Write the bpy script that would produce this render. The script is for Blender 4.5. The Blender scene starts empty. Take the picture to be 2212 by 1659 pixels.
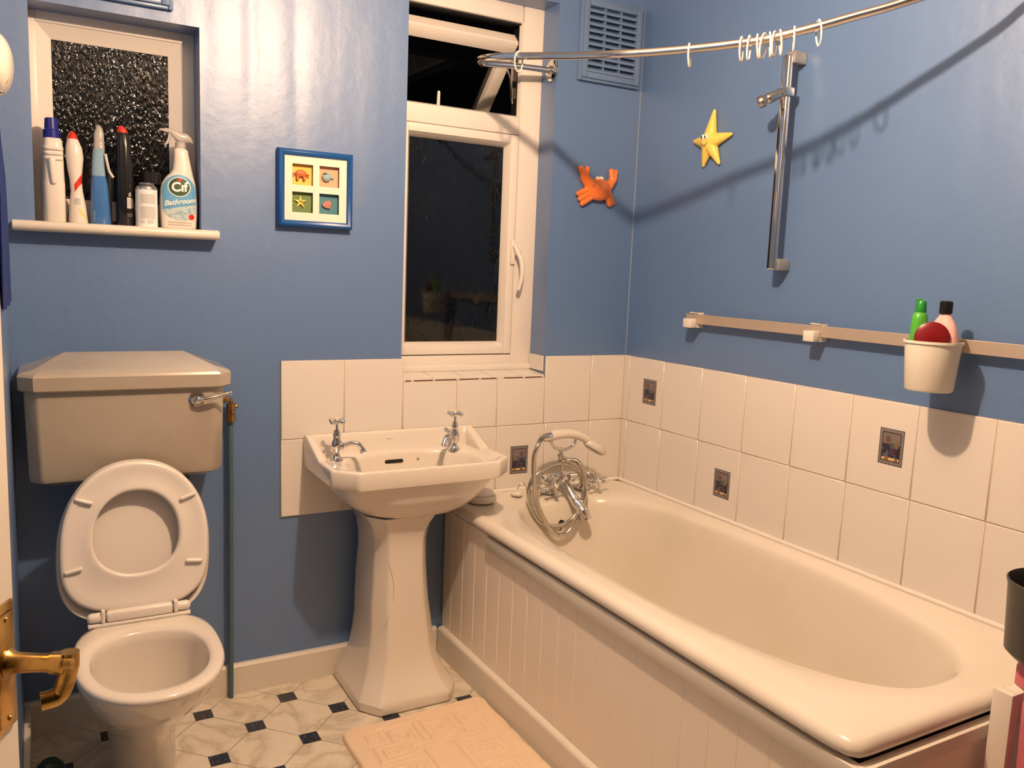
import bpy, bmesh, math, random
from mathutils import Vector, Matrix, noise
random.seed(7)
C = bpy.context.scene.collection
PI = math.pi

# ---------------------------------------------------------------- camera, world, light, exposure
def setup():
    yaw, pitch, roll = .5175, -.1339, .0399
    cy, sy, cp, sp = math.cos(yaw), math.sin(yaw), math.cos(pitch), math.sin(pitch)
    f = Vector((sy*cp, cy*cp, sp)); r = Vector((cy, -sy, 0)); u = r.cross(f)
    cr, sr = math.cos(roll), math.sin(roll)
    R = r*cr + u*sr; U = -r*sr + u*cr
    cam = bpy.data.cameras.new('camera'); co = bpy.data.objects.new('camera', cam); C.objects.link(co)
    m = Matrix((R, U, -f)).transposed().to_4x4(); m.translation = (-1.9493, -2.5573, 1.3411)
    co.matrix_world = m
    cam.sensor_width = 36; cam.lens = 36*1809.57/2212; cam.clip_start = .05
    bpy.context.scene.camera = co
    w = bpy.data.worlds.new('night'); bpy.context.scene.world = w; w.use_nodes = True
    w.node_tree.nodes['Background'].inputs[0].default_value = (.010, .012, .016, 1)
    w.node_tree.nodes['Background'].inputs[1].default_value = .05
    l = bpy.data.lights.new('ceiling_bulb_light', 'POINT'); l.energy = LIGHT_W; l.color = LIGHT_COL; l.shadow_soft_size = .024
    lo = bpy.data.objects.new('ceiling_bulb_light', l); lo.location = (-1.143, -1.284, 2.25); C.objects.link(lo)
    vs = bpy.context.scene.view_settings
    vs.view_transform = 'Standard'; vs.look = 'None'; vs.gamma = 1; vs.use_curve_mapping = False
    vs.exposure = EXPO
LIGHT_W = 56; LIGHT_COL = (1, .685, .45); EXPO = 0.90
setup()

# ---------------------------------------------------------------- materials
def mat(name, col, rough=.4, metal=0, coat=0, bump=None, spec=.5, trans=0, ior=1.45, sss=0, mottle=None):
    m = bpy.data.materials.new(name); m.use_nodes = True
    nt = m.node_tree; b = nt.nodes['Principled BSDF']
    b.inputs['Base Color'].default_value = (*col, 1); b.inputs['Roughness'].default_value = rough
    b.inputs['Metallic'].default_value = metal; b.inputs['Coat Weight'].default_value = coat
    b.inputs['Coat Roughness'].default_value = .06
    b.inputs['Specular IOR Level'].default_value = spec; b.inputs['Transmission Weight'].default_value = trans
    b.inputs['IOR'].default_value = ior
    if sss: b.inputs['Subsurface Weight'].default_value = sss; b.inputs['Subsurface Scale'].default_value = .01
    tc = nt.nodes.new('ShaderNodeTexCoord')
    if bump:
        last = None
        for sc, st, stretch in bump:
            mp = nt.nodes.new('ShaderNodeMapping'); mp.inputs['Scale'].default_value = stretch
            n = nt.nodes.new('ShaderNodeTexNoise'); n.inputs['Scale'].default_value = sc; n.inputs['Detail'].default_value = 3
            bp = nt.nodes.new('ShaderNodeBump'); bp.inputs['Strength'].default_value = 1; bp.inputs['Distance'].default_value = st
            nt.links.new(tc.outputs['Object'], mp.inputs[0]); nt.links.new(mp.outputs[0], n.inputs['Vector'])
            nt.links.new(n.outputs['Fac'], bp.inputs['Height'])
            if last: nt.links.new(last.outputs[0], bp.inputs['Normal'])
            last = bp
        nt.links.new(last.outputs[0], b.inputs['Normal'])
    if mottle:   # (scale, second colour, lo, hi): worn or veined patches of a second colour
        sc, c2, lo, hi = mottle
        n = nt.nodes.new('ShaderNodeTexNoise'); n.inputs['Scale'].default_value = sc; n.inputs['Detail'].default_value = 5
        r = nt.nodes.new('ShaderNodeValToRGB'); r.color_ramp.elements[0].position = lo; r.color_ramp.elements[1].position = hi
        r.color_ramp.elements[0].color = (*col, 1); r.color_ramp.elements[1].color = (*c2, 1)
        nt.links.new(tc.outputs['Object'], n.inputs['Vector']); nt.links.new(n.outputs['Fac'], r.inputs[0])
        nt.links.new(r.outputs[0], b.inputs['Base Color'])
    return m
PAINT_BUMP = [(2.2, .010, (1.6, 1.6, .35)), (26, .0012, (1, 1, 1)), (220, .00022, (1, 1, 1))]
M = {}
M['blue_wall'] = mat('blue_gloss_paint', (.098, .188, .385), .42, bump=PAINT_BUMP, spec=1.0, coat=.6)
M['blue_wall'].node_tree.nodes['Principled BSDF'].inputs['Coat Roughness'].default_value = .42
M['unseen_front_wall'] = mat('low_bounce_wall_paint', (.26, .21, .15), .6)  # unseen front wall, colour darkened to cut bounced light
M['blue_gloss'] = mat('blue_gloss_on_plastic', (.135, .215, .37), .3)
M['ceiling'] = mat('ceiling_white', (.50, .46, .40), .8)
M['tile'] = mat('white_tile', (.72, .68, .63), .16, bump=[(9, .0008, (1, 1, 1))])
M['grout'] = mat('grout', (.55, .42, .30), .8)
M['redgrout'] = mat('stained_red_grout', (.17, .06, .04), .8)
M['white_paint'] = mat('white_painted_wood', (.70, .65, .57), .34, bump=[(40, .0004, (1, 1, 1))])
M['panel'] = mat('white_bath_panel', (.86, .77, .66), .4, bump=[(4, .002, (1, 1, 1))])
M['upvc'] = mat('white_upvc', (.76, .71, .65), .25)
M['ceramic'] = mat('white_ceramic', (.72, .66, .58), .10, coat=.4)
M['enamel'] = mat('white_enamel', (.74, .68, .60), .16, coat=.3, mottle=(3, (.68, .63, .52), .45, .75))
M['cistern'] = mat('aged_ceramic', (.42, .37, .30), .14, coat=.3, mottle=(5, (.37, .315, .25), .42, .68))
M['plastic'] = mat('white_plastic', (.74, .69, .63), .25)
M['cream_plastic'] = mat('cream_plastic', (.80, .76, .66), .3)
M['chrome'] = mat('chrome', (.72, .71, .69), .09, metal=1)
M['dullchrome'] = mat('worn_chrome', (.60, .56, .50), .24, metal=1)
M['alu'] = mat('aged_aluminium', (.62, .52, .42), .42, metal=.6)
M['brass'] = mat('worn_brass', (.56, .36, .12), .27, metal=1, mottle=(25, (.22, .10, .03), .48, .66))
M['dark'] = mat('dark_hole', (.01, .01, .01), .6)
M['black'] = mat('black_plastic', (.012, .012, .014), .18)
M['navy'] = mat('navy_plastic', (.012, .018, .22), .3)
M['red'] = mat('red_plastic', (.62, .03, .015), .3)
M['darkred'] = mat('dark_red_plastic', (.20, .008, .012), .3)
M['green'] = mat('green_plastic', (.09, .42, .05), .25)
M['darkgreen_cap'] = mat('dark_green_cap', (.02, .26, .04), .3)
M['pinkclear'] = mat('pink_shampoo', (.85, .50, .48), .2, sss=.2)
M['clear'] = mat('frosted_clear_plastic', (.80, .76, .72), .25, trans=.55)
M['blueliquid'] = mat('blue_liquid', (.05, .16, .42), .1, coat=.6)
M['lightblue'] = mat('light_blue_label', (.12, .36, .60), .35)
M['labelwhite'] = mat('label_white', (.80, .80, .78), .4)
M['labelgrey'] = mat('label_grey_print', (.30, .28, .26), .5)
M['darkprint'] = mat('label_dark_print', (.04, .04, .05), .5)
M['cifgreen'] = mat('label_dark_green', (.03, .07, .03), .4)
M['yellow'] = mat('yellow_print', (.85, .62, .05), .4)
M['star'] = mat('yellow_ceramic', (.82, .62, .13), .42)
M['crab'] = mat('orange_ceramic', (.84, .205, .04), .14, coat=.5)
M['frameblue'] = mat('blue_frame_paint', (.012, .085, .30), .32)
M['matboard'] = mat('cream_mat_board', (.82, .74, .62), .7)
M['copperblue'] = mat('pipe_blue_paint', (.07, .13, .165), .35)
M['rug'] = mat('peach_cotton', (.80, .62, .45), .95, bump=[(500, .0012, (1, 1, 1))])
M['towel'] = mat('navy_towel', (.010, .03, .16), .95, bump=[(300, .002, (1, 1, 1))])
M['pink'] = mat('pink_plastic', (.62, .16, .20), .22)
M['charcoal'] = mat('charcoal_plastic', (.05, .045, .04), .35)
M['soap'] = mat('white_soap', (.86, .82, .76), .3, sss=.2)
M['greencont'] = mat('dark_green_plastic', (.02, .05, .035), .3)
M['ivory'] = mat('ivory_ceramic', (.86, .80, .68), .2, coat=.4, mottle=(14, (.45, .06, .04), .60, .66))
M['water'] = mat('toilet_water', (.20, .19, .15), .03)
for nm, c in dict(p_yellow=(.85, .55, .10), p_peach=(.85, .42, .25), p_green=(.14, .22, .07), p_teal=(.07, .22, .26),
                  f_crab=(.60, .16, .05), f_fish=(.30, .42, .44), f_star=(.85, .66, .16), f_pink=(.48, .20, .16)).items():
    M[nm] = mat(nm + '_paint', c, .5)
def glass_material(name, tint, bumpscale, dist, rough, lo=.5, hi=.6):
    m = mat(name, tint, rough, trans=1, ior=1.45); nt = m.node_tree
    tc = nt.nodes.new('ShaderNodeTexCoord'); n = nt.nodes.new('ShaderNodeTexNoise'); n.inputs['Scale'].default_value = bumpscale; n.inputs['Detail'].default_value = 2
    mp = nt.nodes.new('ShaderNodeMapping'); mp.inputs['Rotation'].default_value = (0, .7, 0); mp.inputs['Scale'].default_value = (1, 1, .45)
    r = nt.nodes.new('ShaderNodeValToRGB'); r.color_ramp.elements[0].position = lo; r.color_ramp.elements[1].position = hi
    b = nt.nodes.new('ShaderNodeBump'); b.inputs['Strength'].default_value = 1; b.inputs['Distance'].default_value = dist
    for x, y in ((tc.outputs['Object'], mp.inputs[0]), (mp.outputs[0], n.inputs['Vector']), (n.outputs['Fac'], r.inputs[0]), (r.outputs[0], b.inputs['Height']), (b.outputs[0], nt.nodes['Principled BSDF'].inputs['Normal'])): nt.links.new(x, y)
    return m
M['rainglass'] = glass_material('obscured_textured_glass', (.32, .36, .33), 125, .0019, .05, .36, .72)
M['glass'] = glass_material('lightly_speckled_glass', (.45, .48, .50), 130, .0013, .045, .60, .76)
M['clearglass'] = glass_material('clear_glass', (.5, .5, .5), 3, .00001, .02)

class G:                                            # tiny node-graph helper for value maths
    def __init__(s, m): s.nt = m.node_tree
    def m(s, op, a, b=0, c=0):
        n = s.nt.nodes.new('ShaderNodeMath'); n.operation = op
        for i, v in enumerate((a, b, c)):
            if isinstance(v, (int, float)): n.inputs[i].default_value = v
            else: s.nt.links.new(v, n.inputs[i])
        return n.outputs[0]
    def mix(s, f, a, b):
        n = s.nt.nodes.new('ShaderNodeMix'); n.data_type = 'RGBA'
        for k, v in (('Factor', f),): 
            if isinstance(v, (int, float)): n.inputs[0].default_value = v
            else: s.nt.links.new(v, n.inputs[0])
        for i, v in ((6, a), (7, b)):
            if isinstance(v, tuple): n.inputs[i].default_value = (*v, 1)
            else: s.nt.links.new(v, n.inputs[i])
        return n.outputs[2]
    def noise(s, vec, sc, det=4, dist=0):
        n = s.nt.nodes.new('ShaderNodeTexNoise'); n.inputs['Scale'].default_value = sc; n.inputs['Detail'].default_value = det
        n.inputs['Distortion'].default_value = dist
        s.nt.links.new(vec, n.inputs['Vector']); return n.outputs['Fac']
    def xyz(s, out='Object'):
        tc = s.nt.nodes.new('ShaderNodeTexCoord'); sp = s.nt.nodes.new('ShaderNodeSeparateXYZ')
        s.nt.links.new(tc.outputs[out], sp.inputs[0]); return tc.outputs[out], sp.outputs[0], sp.outputs[1], sp.outputs[2]

def floor_material():
    m = mat('vinyl_floor', (.6, .55, .45), .30, bump=[(6, .0006, (1, 1, 1))]); g = G(m); v, x, y, z = g.xyz()
    u = g.m('DIVIDE', g.m('ADD', x, 1.311), .248); w = g.m('DIVIDE', g.m('ADD', y, .101), .2525)
    def near(a): return g.m('ABSOLUTE', g.m('SUBTRACT', g.m('FRACT', g.m('ADD', a, 100.5)), .5))
    def sq(du):
        return g.m('MAXIMUM', near(g.m('ADD', u, du)), near(g.m('ADD', w, du)))
    d = g.m('MINIMUM', sq(0), sq(.5))
    square = g.m('LESS_THAN', d, .105)
    l1 = near(g.m('ADD', u, w)); l2 = near(g.m('SUBTRACT', u, w))
    line = g.m('LESS_THAN', g.m('MINIMUM', l1, l2), .009)
    n1 = g.noise(v, 7, 8, .7); n2 = g.noise(v, 30, 5, .5)
    vein = g.m('SMOOTH_MIN', g.m('MULTIPLY', g.m('ABSOLUTE', g.m('SUBTRACT', n1, .5)), 9), 1, .1)
    base = g.mix(g.m('POWER', vein, .45), (.50, .43, .32), (.74, .67, .55))
    base = g.mix(g.m('MULTIPLY', g.m('GREATER_THAN', n2, .56), .10), base, (.46, .40, .31))
    base = g.mix(g.m('MULTIPLY', line, .75), base, (.22, .20, .17))
    dk = g.mix(g.m('GREATER_THAN', g.noise(v, 110, 3), .55), (.020, .022, .035), (.075, .078, .105))
    colr = g.mix(square, base, dk)
    g.nt.links.new(colr, g.nt.nodes['Principled BSDF'].inputs['Base Color'])
    return m
M['floor'] = floor_material()
def lumpy_wall():
    m = M['blue_wall'].copy(); m.name = 'blue_gloss_paint_on_lumpy_plaster'; g = G(m); v, x, y, z = g.xyz()
    b = g.nt.nodes['Principled BSDF']; old = b.inputs['Normal'].links[0].from_socket
    n = g.noise(v, 5, 2); wx = g.m('ADD', x, g.m('MULTIPLY', n, .02))
    wave = g.m('COSINE', g.m('MULTIPLY', g.m('SUBTRACT', wx, LUMP_X), 2*PI/.132))
    dx = g.m('DIVIDE', g.m('SUBTRACT', x, LUMP_X+.03), .22); fade = g.m('MAXIMUM', g.m('SUBTRACT', 1, g.m('MULTIPLY', dx, dx)), 0)
    zz = g.m('MINIMUM', g.m('MAXIMUM', g.m('DIVIDE', g.m('SUBTRACT', z, 1.62), .30), 0), 1)
    h = g.m('MULTIPLY', g.m('MULTIPLY', g.m('POWER', g.m('MULTIPLY', g.m('ADD', wave, 1), .5), 3), fade), zz)
    bp = g.nt.nodes.new('ShaderNodeBump'); bp.inputs['Distance'].default_value = -.0032; bp.inputs['Strength'].default_value = 1
    g.nt.links.new(h, bp.inputs['Height']); g.nt.links.new(old, bp.inputs['Normal']); g.nt.links.new(bp.outputs[0], b.inputs['Normal'])
    return m
LUMP_X = -1.385
M['blue_wall_lumpy'] = lumpy_wall()

def decal_material():
    m = mat('picture_tile_print', (.1, .1, .1), .25); g = G(m); v, u, w, h = g.xyz('Generated')
    uu = g.m('MAXIMUM', u, w)          # one of x / y is flat (0) depending on the wall
    a = g.m('MINIMUM', g.m('MINIMUM', uu, g.m('SUBTRACT', 1, uu)), g.m('MULTIPLY', g.m('MINIMUM', h, g.m('SUBTRACT', 1, h)), 1.2))
    n = g.noise(v, 5, 4); n2 = g.noise(v, 40, 2)
    scene = g.mix(g.m('GREATER_THAN', h, .58), (.035, .03, .045), (.20, .16, .16))
    scene = g.mix(g.m('MULTIPLY', g.m('GREATER_THAN', n, .58), g.m('LESS_THAN', h, .7)), scene, (.09, .10, .17))
    def blob(cu, ch, r): 
        du = g.m('SUBTRACT', uu, cu); dh = g.m('MULTIPLY', g.m('SUBTRACT', h, ch), 1.15)
        return g.m('LESS_THAN', g.m('ADD', g.m('MULTIPLY', du, du), g.m('MULTIPLY', dh, dh)), r*r)
    scene = g.mix(blob(.64, .70, .12), scene, (.14, .09, .065)); scene = g.mix(blob(.30, .56, .11), scene, (.20, .13, .07))
    scene = g.mix(blob(.47, .54, .10), scene, (.07, .10, .12))
    scene = g.mix(blob(.45, .36, .12), scene, (.08, .04, .07)); scene = g.mix(g.m('LESS_THAN', h, .2), scene, (.62, .46, .20))
    scene = g.mix(blob(.66, .16, .09), scene, (.25, .14, .08)); scene = g.mix(blob(.26, .14, .07), scene, (.25, .12, .08))
    border = g.mix(g.m('GREATER_THAN', n2, .5), (.30, .27, .26), (.14, .125, .135))
    colr = g.mix(g.m('LESS_THAN', a, .12), scene, border)
    colr = g.mix(g.m('LESS_THAN', g.m('ABSOLUTE', g.m('SUBTRACT', a, .125)), .018), colr, (.05, .04, .05))
    colr = g.mix(g.m('LESS_THAN', a, .025), colr, (.06, .05, .05))
    g.nt.links.new(colr, g.nt.nodes['Principled BSDF'].inputs['Base Color'])
    return m
M['decal'] = decal_material()

# ---------------------------------------------------------------- mesh helpers (all world coordinates)
def V(*a): return Vector(a)
def box(bm, lo, hi, bev=0, seg=2):
    vs = [bm.verts.new((x, y, z)) for x in (lo[0], hi[0]) for y in (lo[1], hi[1]) for z in (lo[2], hi[2])]
    fs = [bm.faces.new([vs[i] for i in q]) for q in ((0, 1, 3, 2), (4, 6, 7, 5), (0, 4, 5, 1), (2, 3, 7, 6), (0, 2, 6, 4), (1, 5, 7, 3))]
    if bev:
        es = list({e for f in fs for e in f.edges})
        bmesh.ops.bevel(bm, geom=es, offset=bev, segments=seg, affect='EDGES', profile=.5)
def loft(bm, rings, cap0=True, cap1=True, closed=False):
    vv = [[bm.verts.new(p) for p in r] for r in rings]
    n = len(vv[0]); k = len(vv)
    for i in range(k if closed else k-1):
        a, b = vv[i], vv[(i+1) % k]
        for j in range(n): bm.faces.new((a[j], a[(j+1) % n], b[(j+1) % n], b[j]))
    if not closed:
        if cap0: bm.faces.new(list(reversed(vv[0])))
        if cap1: bm.faces.new(vv[-1])
def lathe(bm, prof, c=(0, 0, 0), axis=(0, 0, 1), n=32, sx=1, sy=1):
    q = Vector(axis).normalized().to_track_quat('Z', 'Y'); c = Vector(c)
    rings = [[c + q @ V(sx*r*math.cos(2*PI*j/n), sy*r*math.sin(2*PI*j/n), z) for j in range(n)] for r, z in prof]
    loft(bm, rings)
def catmull(pts, k=8, closed=False):
    P = [Vector(p) for p in pts]; out = []; n = len(P)
    for i in range(n if closed else n-1):
        if closed: a, b, c, d = P[(i-1) % n], P[i], P[(i+1) % n], P[(i+2) % n]
        else: a, b, c, d = P[max(i-1, 0)], P[i], P[i+1], P[min(i+2, n-1)]
        for j in range(k):
            t = j/k; out.append(.5*((2*b) + (c-a)*t + (2*a-5*b+4*c-d)*t*t + (3*b-a-3*c+d)*t**3))
    if not closed: out.append(P[-1])
    return out
def tube(bm, pts, r, n=12, closed=False, ridge=None, sq=1, up=None):
    P = [Vector(p) for p in pts]; k = len(P); rings = []; prev = None
    for i in range(k):
        if closed: t = P[(i+1) % k]-P[i-1]
        else: t = P[min(i+1, k-1)]-P[max(i-1, 0)]
        t.normalize()
        if prev is None:
            a = Vector(up) if up else (V(0, 0, 1) if abs(t.z) < .9 else V(1, 0, 0))
            x = (a - t*a.dot(t)).normalized()
        else: x = (prev - t*prev.dot(t)).normalized()
        prev = x; y = t.cross(x)
        rr = r[i] if isinstance(r, (list, tuple)) else r
        if ridge: rr = rr*(1 + ridge*(1 if i % 2 else -1))
        rings.append([P[i] + x*rr*math.cos(2*PI*j/n) + y*rr*sq*math.sin(2*PI*j/n) for j in range(n)])
    loft(bm, rings, closed=closed)
def capsule(bm, a, b, ra, rb, n=16, flat=None):
    a, b = Vector(a), Vector(b); d = (b-a); L = d.length; prof = []
    for i in range(6): t = PI/2*i/5; prof.append((max(ra*math.sin(t), 1e-5), -ra*math.cos(t)))
    for i in range(6): t = PI/2*i/5; prof.append((max(rb*math.cos(t), 1e-5), L+rb*math.sin(t)))
    v0 = len(bm.verts); lathe(bm, prof, a, d, n)
    if flat:                       # (axis index, origin value, factor) squashes along an axis
        bm.verts.ensure_lookup_table()
        for v in bm.verts[v0:]: v.co[flat[0]] = flat[1] + (v.co[flat[0]]-flat[1])*flat[2]
def ellipsoid(bm, c, r, n=24, m=14):
    rings = [[V(c[0]+r[0]*max(math.sin(PI*i/m), 1e-4)*math.cos(2*PI*j/n), c[1]+r[1]*max(math.sin(PI*i/m), 1e-4)*math.sin(2*PI*j/n), c[2]-r[2]*math.cos(PI*i/m)) for j in range(n)] for i in range(m+1)]
    loft(bm, rings)
def prism(bm, poly, axis, a, b, bev=0):
    """poly: 2-D points; axis 0: (y,z) plane, 1: (x,z), 2: (x,y); extruded a..b"""
    def P(q, t):
        return {0: V(t, q[0], q[1]), 1: V(q[0], t, q[1]), 2: V(q[0], q[1], t)}[axis]
    v0 = [bm.verts.new(P(q, a)) for q in poly]; v1 = [bm.verts.new(P(q, b)) for q in poly]; n = len(poly)
    fs = [bm.faces.new(v0), bm.faces.new(list(reversed(v1)))]
    for j in range(n): fs.append(bm.faces.new((v0[j], v1[j], v1[(j+1) % n], v0[(j+1) % n])))
    if bev: bmesh.ops.bevel(bm, geom=list({e for f in fs[:2] for e in f.edges}), offset=bev, segments=2, affect='EDGES', profile=.5)
def superell(cx, cy, a, b, e, z, n=96, e2=None, ymid=None):
    out = []
    for j in range(n):
        t = 2*PI*j/n; th = math.atan2(b*math.sin(t), a*math.cos(t)); c, s = math.cos(th), math.sin(th)
        ee = e if (e2 is None or s >= 0) else e2
        r = (abs(c/a)**ee + abs(s/b)**ee)**(-1/ee)
        out.append(V(cx+r*c, cy+r*s, z(cx+r*c, cy+r*s) if callable(z) else z))
    return out
def polar(poly, c, z, n=96, scale=1.0):
    out = []; c = Vector(c); m = len(poly)
    xs = [abs(p[0]-c.x) for p in poly]; ys = [abs(p[1]-c.y) for p in poly]; A, B = max(xs), max(ys)
    for j in range(n):
        t = 2*PI*j/n; d = Vector((A*math.cos(t), B*math.sin(t))).normalized(); best = None
        for i in range(m):
            p = Vector(poly[i]); q = Vector(poly[(i+1) % m]); e = q-p
            den = d.x*e.y-d.y*e.x
            if abs(den) < 1e-12: continue
            w = p-c; tt = (w.x*e.y-w.y*e.x)/den; s = (w.x*d.y-w.y*d.x)/den
            if tt > 0 and -1e-6 <= s <= 1+1e-6: best = tt if best is None else max(best, tt)
        x, y = c.x+d.x*best*scale, c.y+d.y*best*scale
        out.append(V(x, y, z(x, y) if callable(z) else z))
    return out

def root_of(o):
    while o.parent: o = o.parent
    return o
def obj(name, bm, m, parent=None, smooth=True, angle=38, mods=()):
    bmesh.ops.recalc_face_normals(bm, faces=bm.faces[:])
    for f in bm.faces: f.smooth = smooth
    if smooth:
        for e in bm.edges:
            if len(e.link_faces) == 2 and e.calc_face_angle(0) > math.radians(angle): e.smooth = False
    if parent is not None: off = root_of(parent).location.copy()
    else:
        xs = [v.co.x for v in bm.verts]; ys = [v.co.y for v in bm.verts]; zs = [v.co.z for v in bm.verts]
        off = V((min(xs)+max(xs))/2, (min(ys)+max(ys))/2, min(zs))
    bmesh.ops.translate(bm, verts=bm.verts[:], vec=-off)
    me = bpy.data.meshes.new(name); bm.to_mesh(me); bm.free()
    for mm in (m if isinstance(m, (list, tuple)) else [m]): me.materials.append(mm)
    o = bpy.data.objects.new(name, me); C.objects.link(o)
    if parent is not None: o.parent = parent
    else: o.location = off
    for k, v in mods:
        md = o.modifiers.new(k.lower(), k)
        for a, b in v.items(): setattr(md, a, b)
    return o
def struct(name, bm, m, **k):
    o = obj(name, bm, m, **k); o['kind'] = 'structure'
    return o
def sroot(name, loc):
    o = bpy.data.objects.new(name, None); C.objects.link(o); o.location = loc; o['kind'] = 'structure'; return o
def thing(name, label, cat, loc=(0, 0, 0), group=None):
    o = bpy.data.objects.new(name, None); C.objects.link(o); o.location = loc
    o['label'] = label; o['category'] = cat
    if group: o['group'] = group
    return o
def tag(o, label, cat, group=None):
    o['label'] = label; o['category'] = cat
    if group: o['group'] = group
    return o
def nb(): return bmesh.new()
def dup(root, delta, label=None, rotz=None):
    r = root.copy(); C.objects.link(r); r.location = root.location + Vector(delta)
    if label: r['label'] = label
    for ch in list(root.children):
        c = ch.copy(); C.objects.link(c); c.parent = r
        for g in ch.children:
            d = g.copy(); C.objects.link(d); d.parent = c
    return r
def text_bm(s, size, fn, font_shear=0, extrude=0, bold=0):
    """text laid out in a plane, every vertex mapped through fn(u, v) -> world point"""
    cu = bpy.data.curves.new('txt', 'FONT'); cu.body = s; cu.size = size; cu.shear = font_shear; cu.offset = bold; cu.align_x = 'CENTER'
    cu.resolution_u = 4
    o = bpy.data.objects.new('txt', cu); C.objects.link(o)
    dg = bpy.context.evaluated_depsgraph_get(); me = bpy.data.meshes.new_from_object(o.evaluated_get(dg))
    bm = nb(); bm.from_mesh(me)
    for v in bm.verts: v.co = fn(v.co.x, v.co.y)
    bpy.data.objects.remove(o); bpy.data.curves.remove(cu); bpy.data.meshes.remove(me)
    return bm

# ================================================================ ROOM SHELL
XL, H, YF = -2.016, 2.42, -3.0
W1 = (-1.948, -1.535, 1.422, 1.975); W2 = (-.915, -.365, .970, 2.252)
TH = .10
bm = nb()                                            # back wall with its two window openings
def wallpiece(x0, x1, z0, z1): box(bm, (x0, 0, z0), (x1, TH, z1))
wallpiece(XL-.15, W1[0], 0, H); wallpiece(W1[0], W1[1], 0, W1[2]); wallpiece(W1[0], W1[1], W1[3], H)
wallpiece(W1[1], W2[0], 0, H); wallpiece(W2[0], W2[1], 0, W2[2]); wallpiece(W2[0], W2[1], W2[3], H); wallpiece(W2[1], .15, 0, H)
bmesh.ops.remove_doubles(bm, verts=bm.verts[:], dist=1e-5)
wall_back = struct('wall_back', bm, M['blue_wall_lumpy'], smooth=False)
wall_back.data.transform(Matrix.Translation(wall_back.location)); wall_back.location = (0, 0, 0)
bm = nb(); box(bm, (0, YF, 0), (.15, 0, H)); wall_right = struct('wall_right', bm, M['blue_wall'], smooth=False)
bm = nb(); box(bm, (XL-.15, -1.32, 0), (XL, 0, H)); box(bm, (-2.75, YF, 0), (-2.62, -1.17, H)); box(bm, (-2.62, -1.32, 0), (XL-.15, -1.17, H))
wall_left = struct('wall_left', bm, M['blue_wall'], smooth=False)
bm = nb(); box(bm, (-1.25, YF-.12, 0), (.15, YF, H)); box(bm, (-2.75, YF-.12, 0), (-2.15, YF, H)); box(bm, (-2.15, YF-.12, 2.03), (-1.25, YF, H)); struct('wall_front', bm, M['unseen_front_wall'], smooth=False)  # out of view; doorway gap added so less light bounces back
bm = nb(); box(bm, (-2.75, YF-.12, H), (.15, TH, H+.1)); struct('ceiling', bm, M['ceiling'], smooth=False)
bm = nb(); box(bm, (-2.75, YF-.12, -.1), (.15, TH, 0)); fl = struct('floor', bm, M['floor'], smooth=False)
fl.data.transform(Matrix.Translation(fl.location)); fl.location = (0, 0, 0)

# baseboards
bm = nb(); prism(bm, [(0, 0), (-.018, 0), (-.018, .088), (-.012, .096), (0, .096)], 0, XL, -.766); struct('baseboard_back', bm, M['white_paint'], smooth=False)
bm = nb(); box(bm, (XL, -1.32, 0), (XL+.016, -.018, .096), .003); struct('baseboard_left', bm, M['white_paint'], smooth=False)

# tiling
ZT, ZM, ZB = 1.0431, .7960, .5595
def tiles(rects, wall, name='tiling'):
    bm = nb(); g = .0013
    for (a, b, z0, z1) in rects:
        n0 = len(bm.verts)
        if wall == 'R': box(bm, (-.0075, b+g, z0+g), (-.0005, a-g, z1-g), .0016, 1)
        else: box(bm, (a+g, -.0075, z0+g), (b-g, -.0005, z1-g), .0016, 1)
    return bm
RJ = [0.0] + [-.0399-.2*i for i in range(13)]
rr = []
for i in range(len(RJ)-1):
    rr += [(RJ[i], RJ[i+1], ZM, ZT), (RJ[i], RJ[i+1], ZB, ZM)]
o = obj('tiling', tiles(rr, 'R'), M['tile'], wall_right); o['label'] = 'white square-edged wall tiles above the bath'
bm = nb(); box(bm, (-.0055, RJ[-1], ZB), (-.0004, -.001, ZT-.001)); obj('grout', bm, M['grout'], wall_right, smooth=False)
BL = [-1.309, -1.109, -.909]
br = [(BL[i], BL[i+1], ZM, ZT) for i in range(2)] + [(-1.309, -1.109, .5500, ZM), (-1.109, -.909, .5500, ZM), (-.909, -.751, .5500, ZM)]
MJ = [-.909, -.712, -.556, -.361]
br += [(MJ[i], MJ[i+1], ZM, .966) for i in range(3)]
br += [(-.361, -.161, ZM, ZT), (-.161, -.008, ZM, ZT), (-.751, -.551, ZB, ZM), (-.551, -.353, ZB, ZM), (-.353, -.155, ZB, ZM), (-.155, -.008, ZB, ZM)]
bm = tiles(br, 'B')
obj('tiling', bm, M['tile'], wall_back)
bm = nb(); box(bm, (-1.3085, -.0055, .551), (-.909, -.0004, ZT-.001)); box(bm, (-.909, -.0055, .551), (-.361, -.0004, .966)); box(bm, (-.361, -.0055, .551), (-.006, -.0004, ZT-.001))
obj('grout', bm, M['grout'], wall_back, smooth=False)
def decal(lo, hi, parent, lab):
    bm = nb(); box(bm, lo, hi); o = obj('picture_tile', bm, M['decal'], parent, smooth=False); o['label'] = lab
decal((-.0083, -.203, .877), (-.0076, -.129, .968), wall_right, 'small dark still-life picture near the corner')
decal((-.0083, -.602, .629), (-.0076, -.530, .721), wall_right, 'small dark still-life picture on the lower row')
decal((-.0083, -1.208, .875), (-.0076, -1.136, .970), wall_right, 'small dark still-life picture below the bucket')
decal((-.493, -.0083, .619), (-.421, -.0076, .720), wall_back, 'small dark still-life picture beside the basin')

bm = nb(); box(bm, (-.0022, -.0022, ZT), (-.0001, -.0001, 2.01)); obj('corner_seam', bm, mat('highlit_caulk_seam', (.34, .40, .46), .4), wall_right, smooth=False)  # pale strip: highlight along the cracked corner caulk, put into its colour
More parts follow.
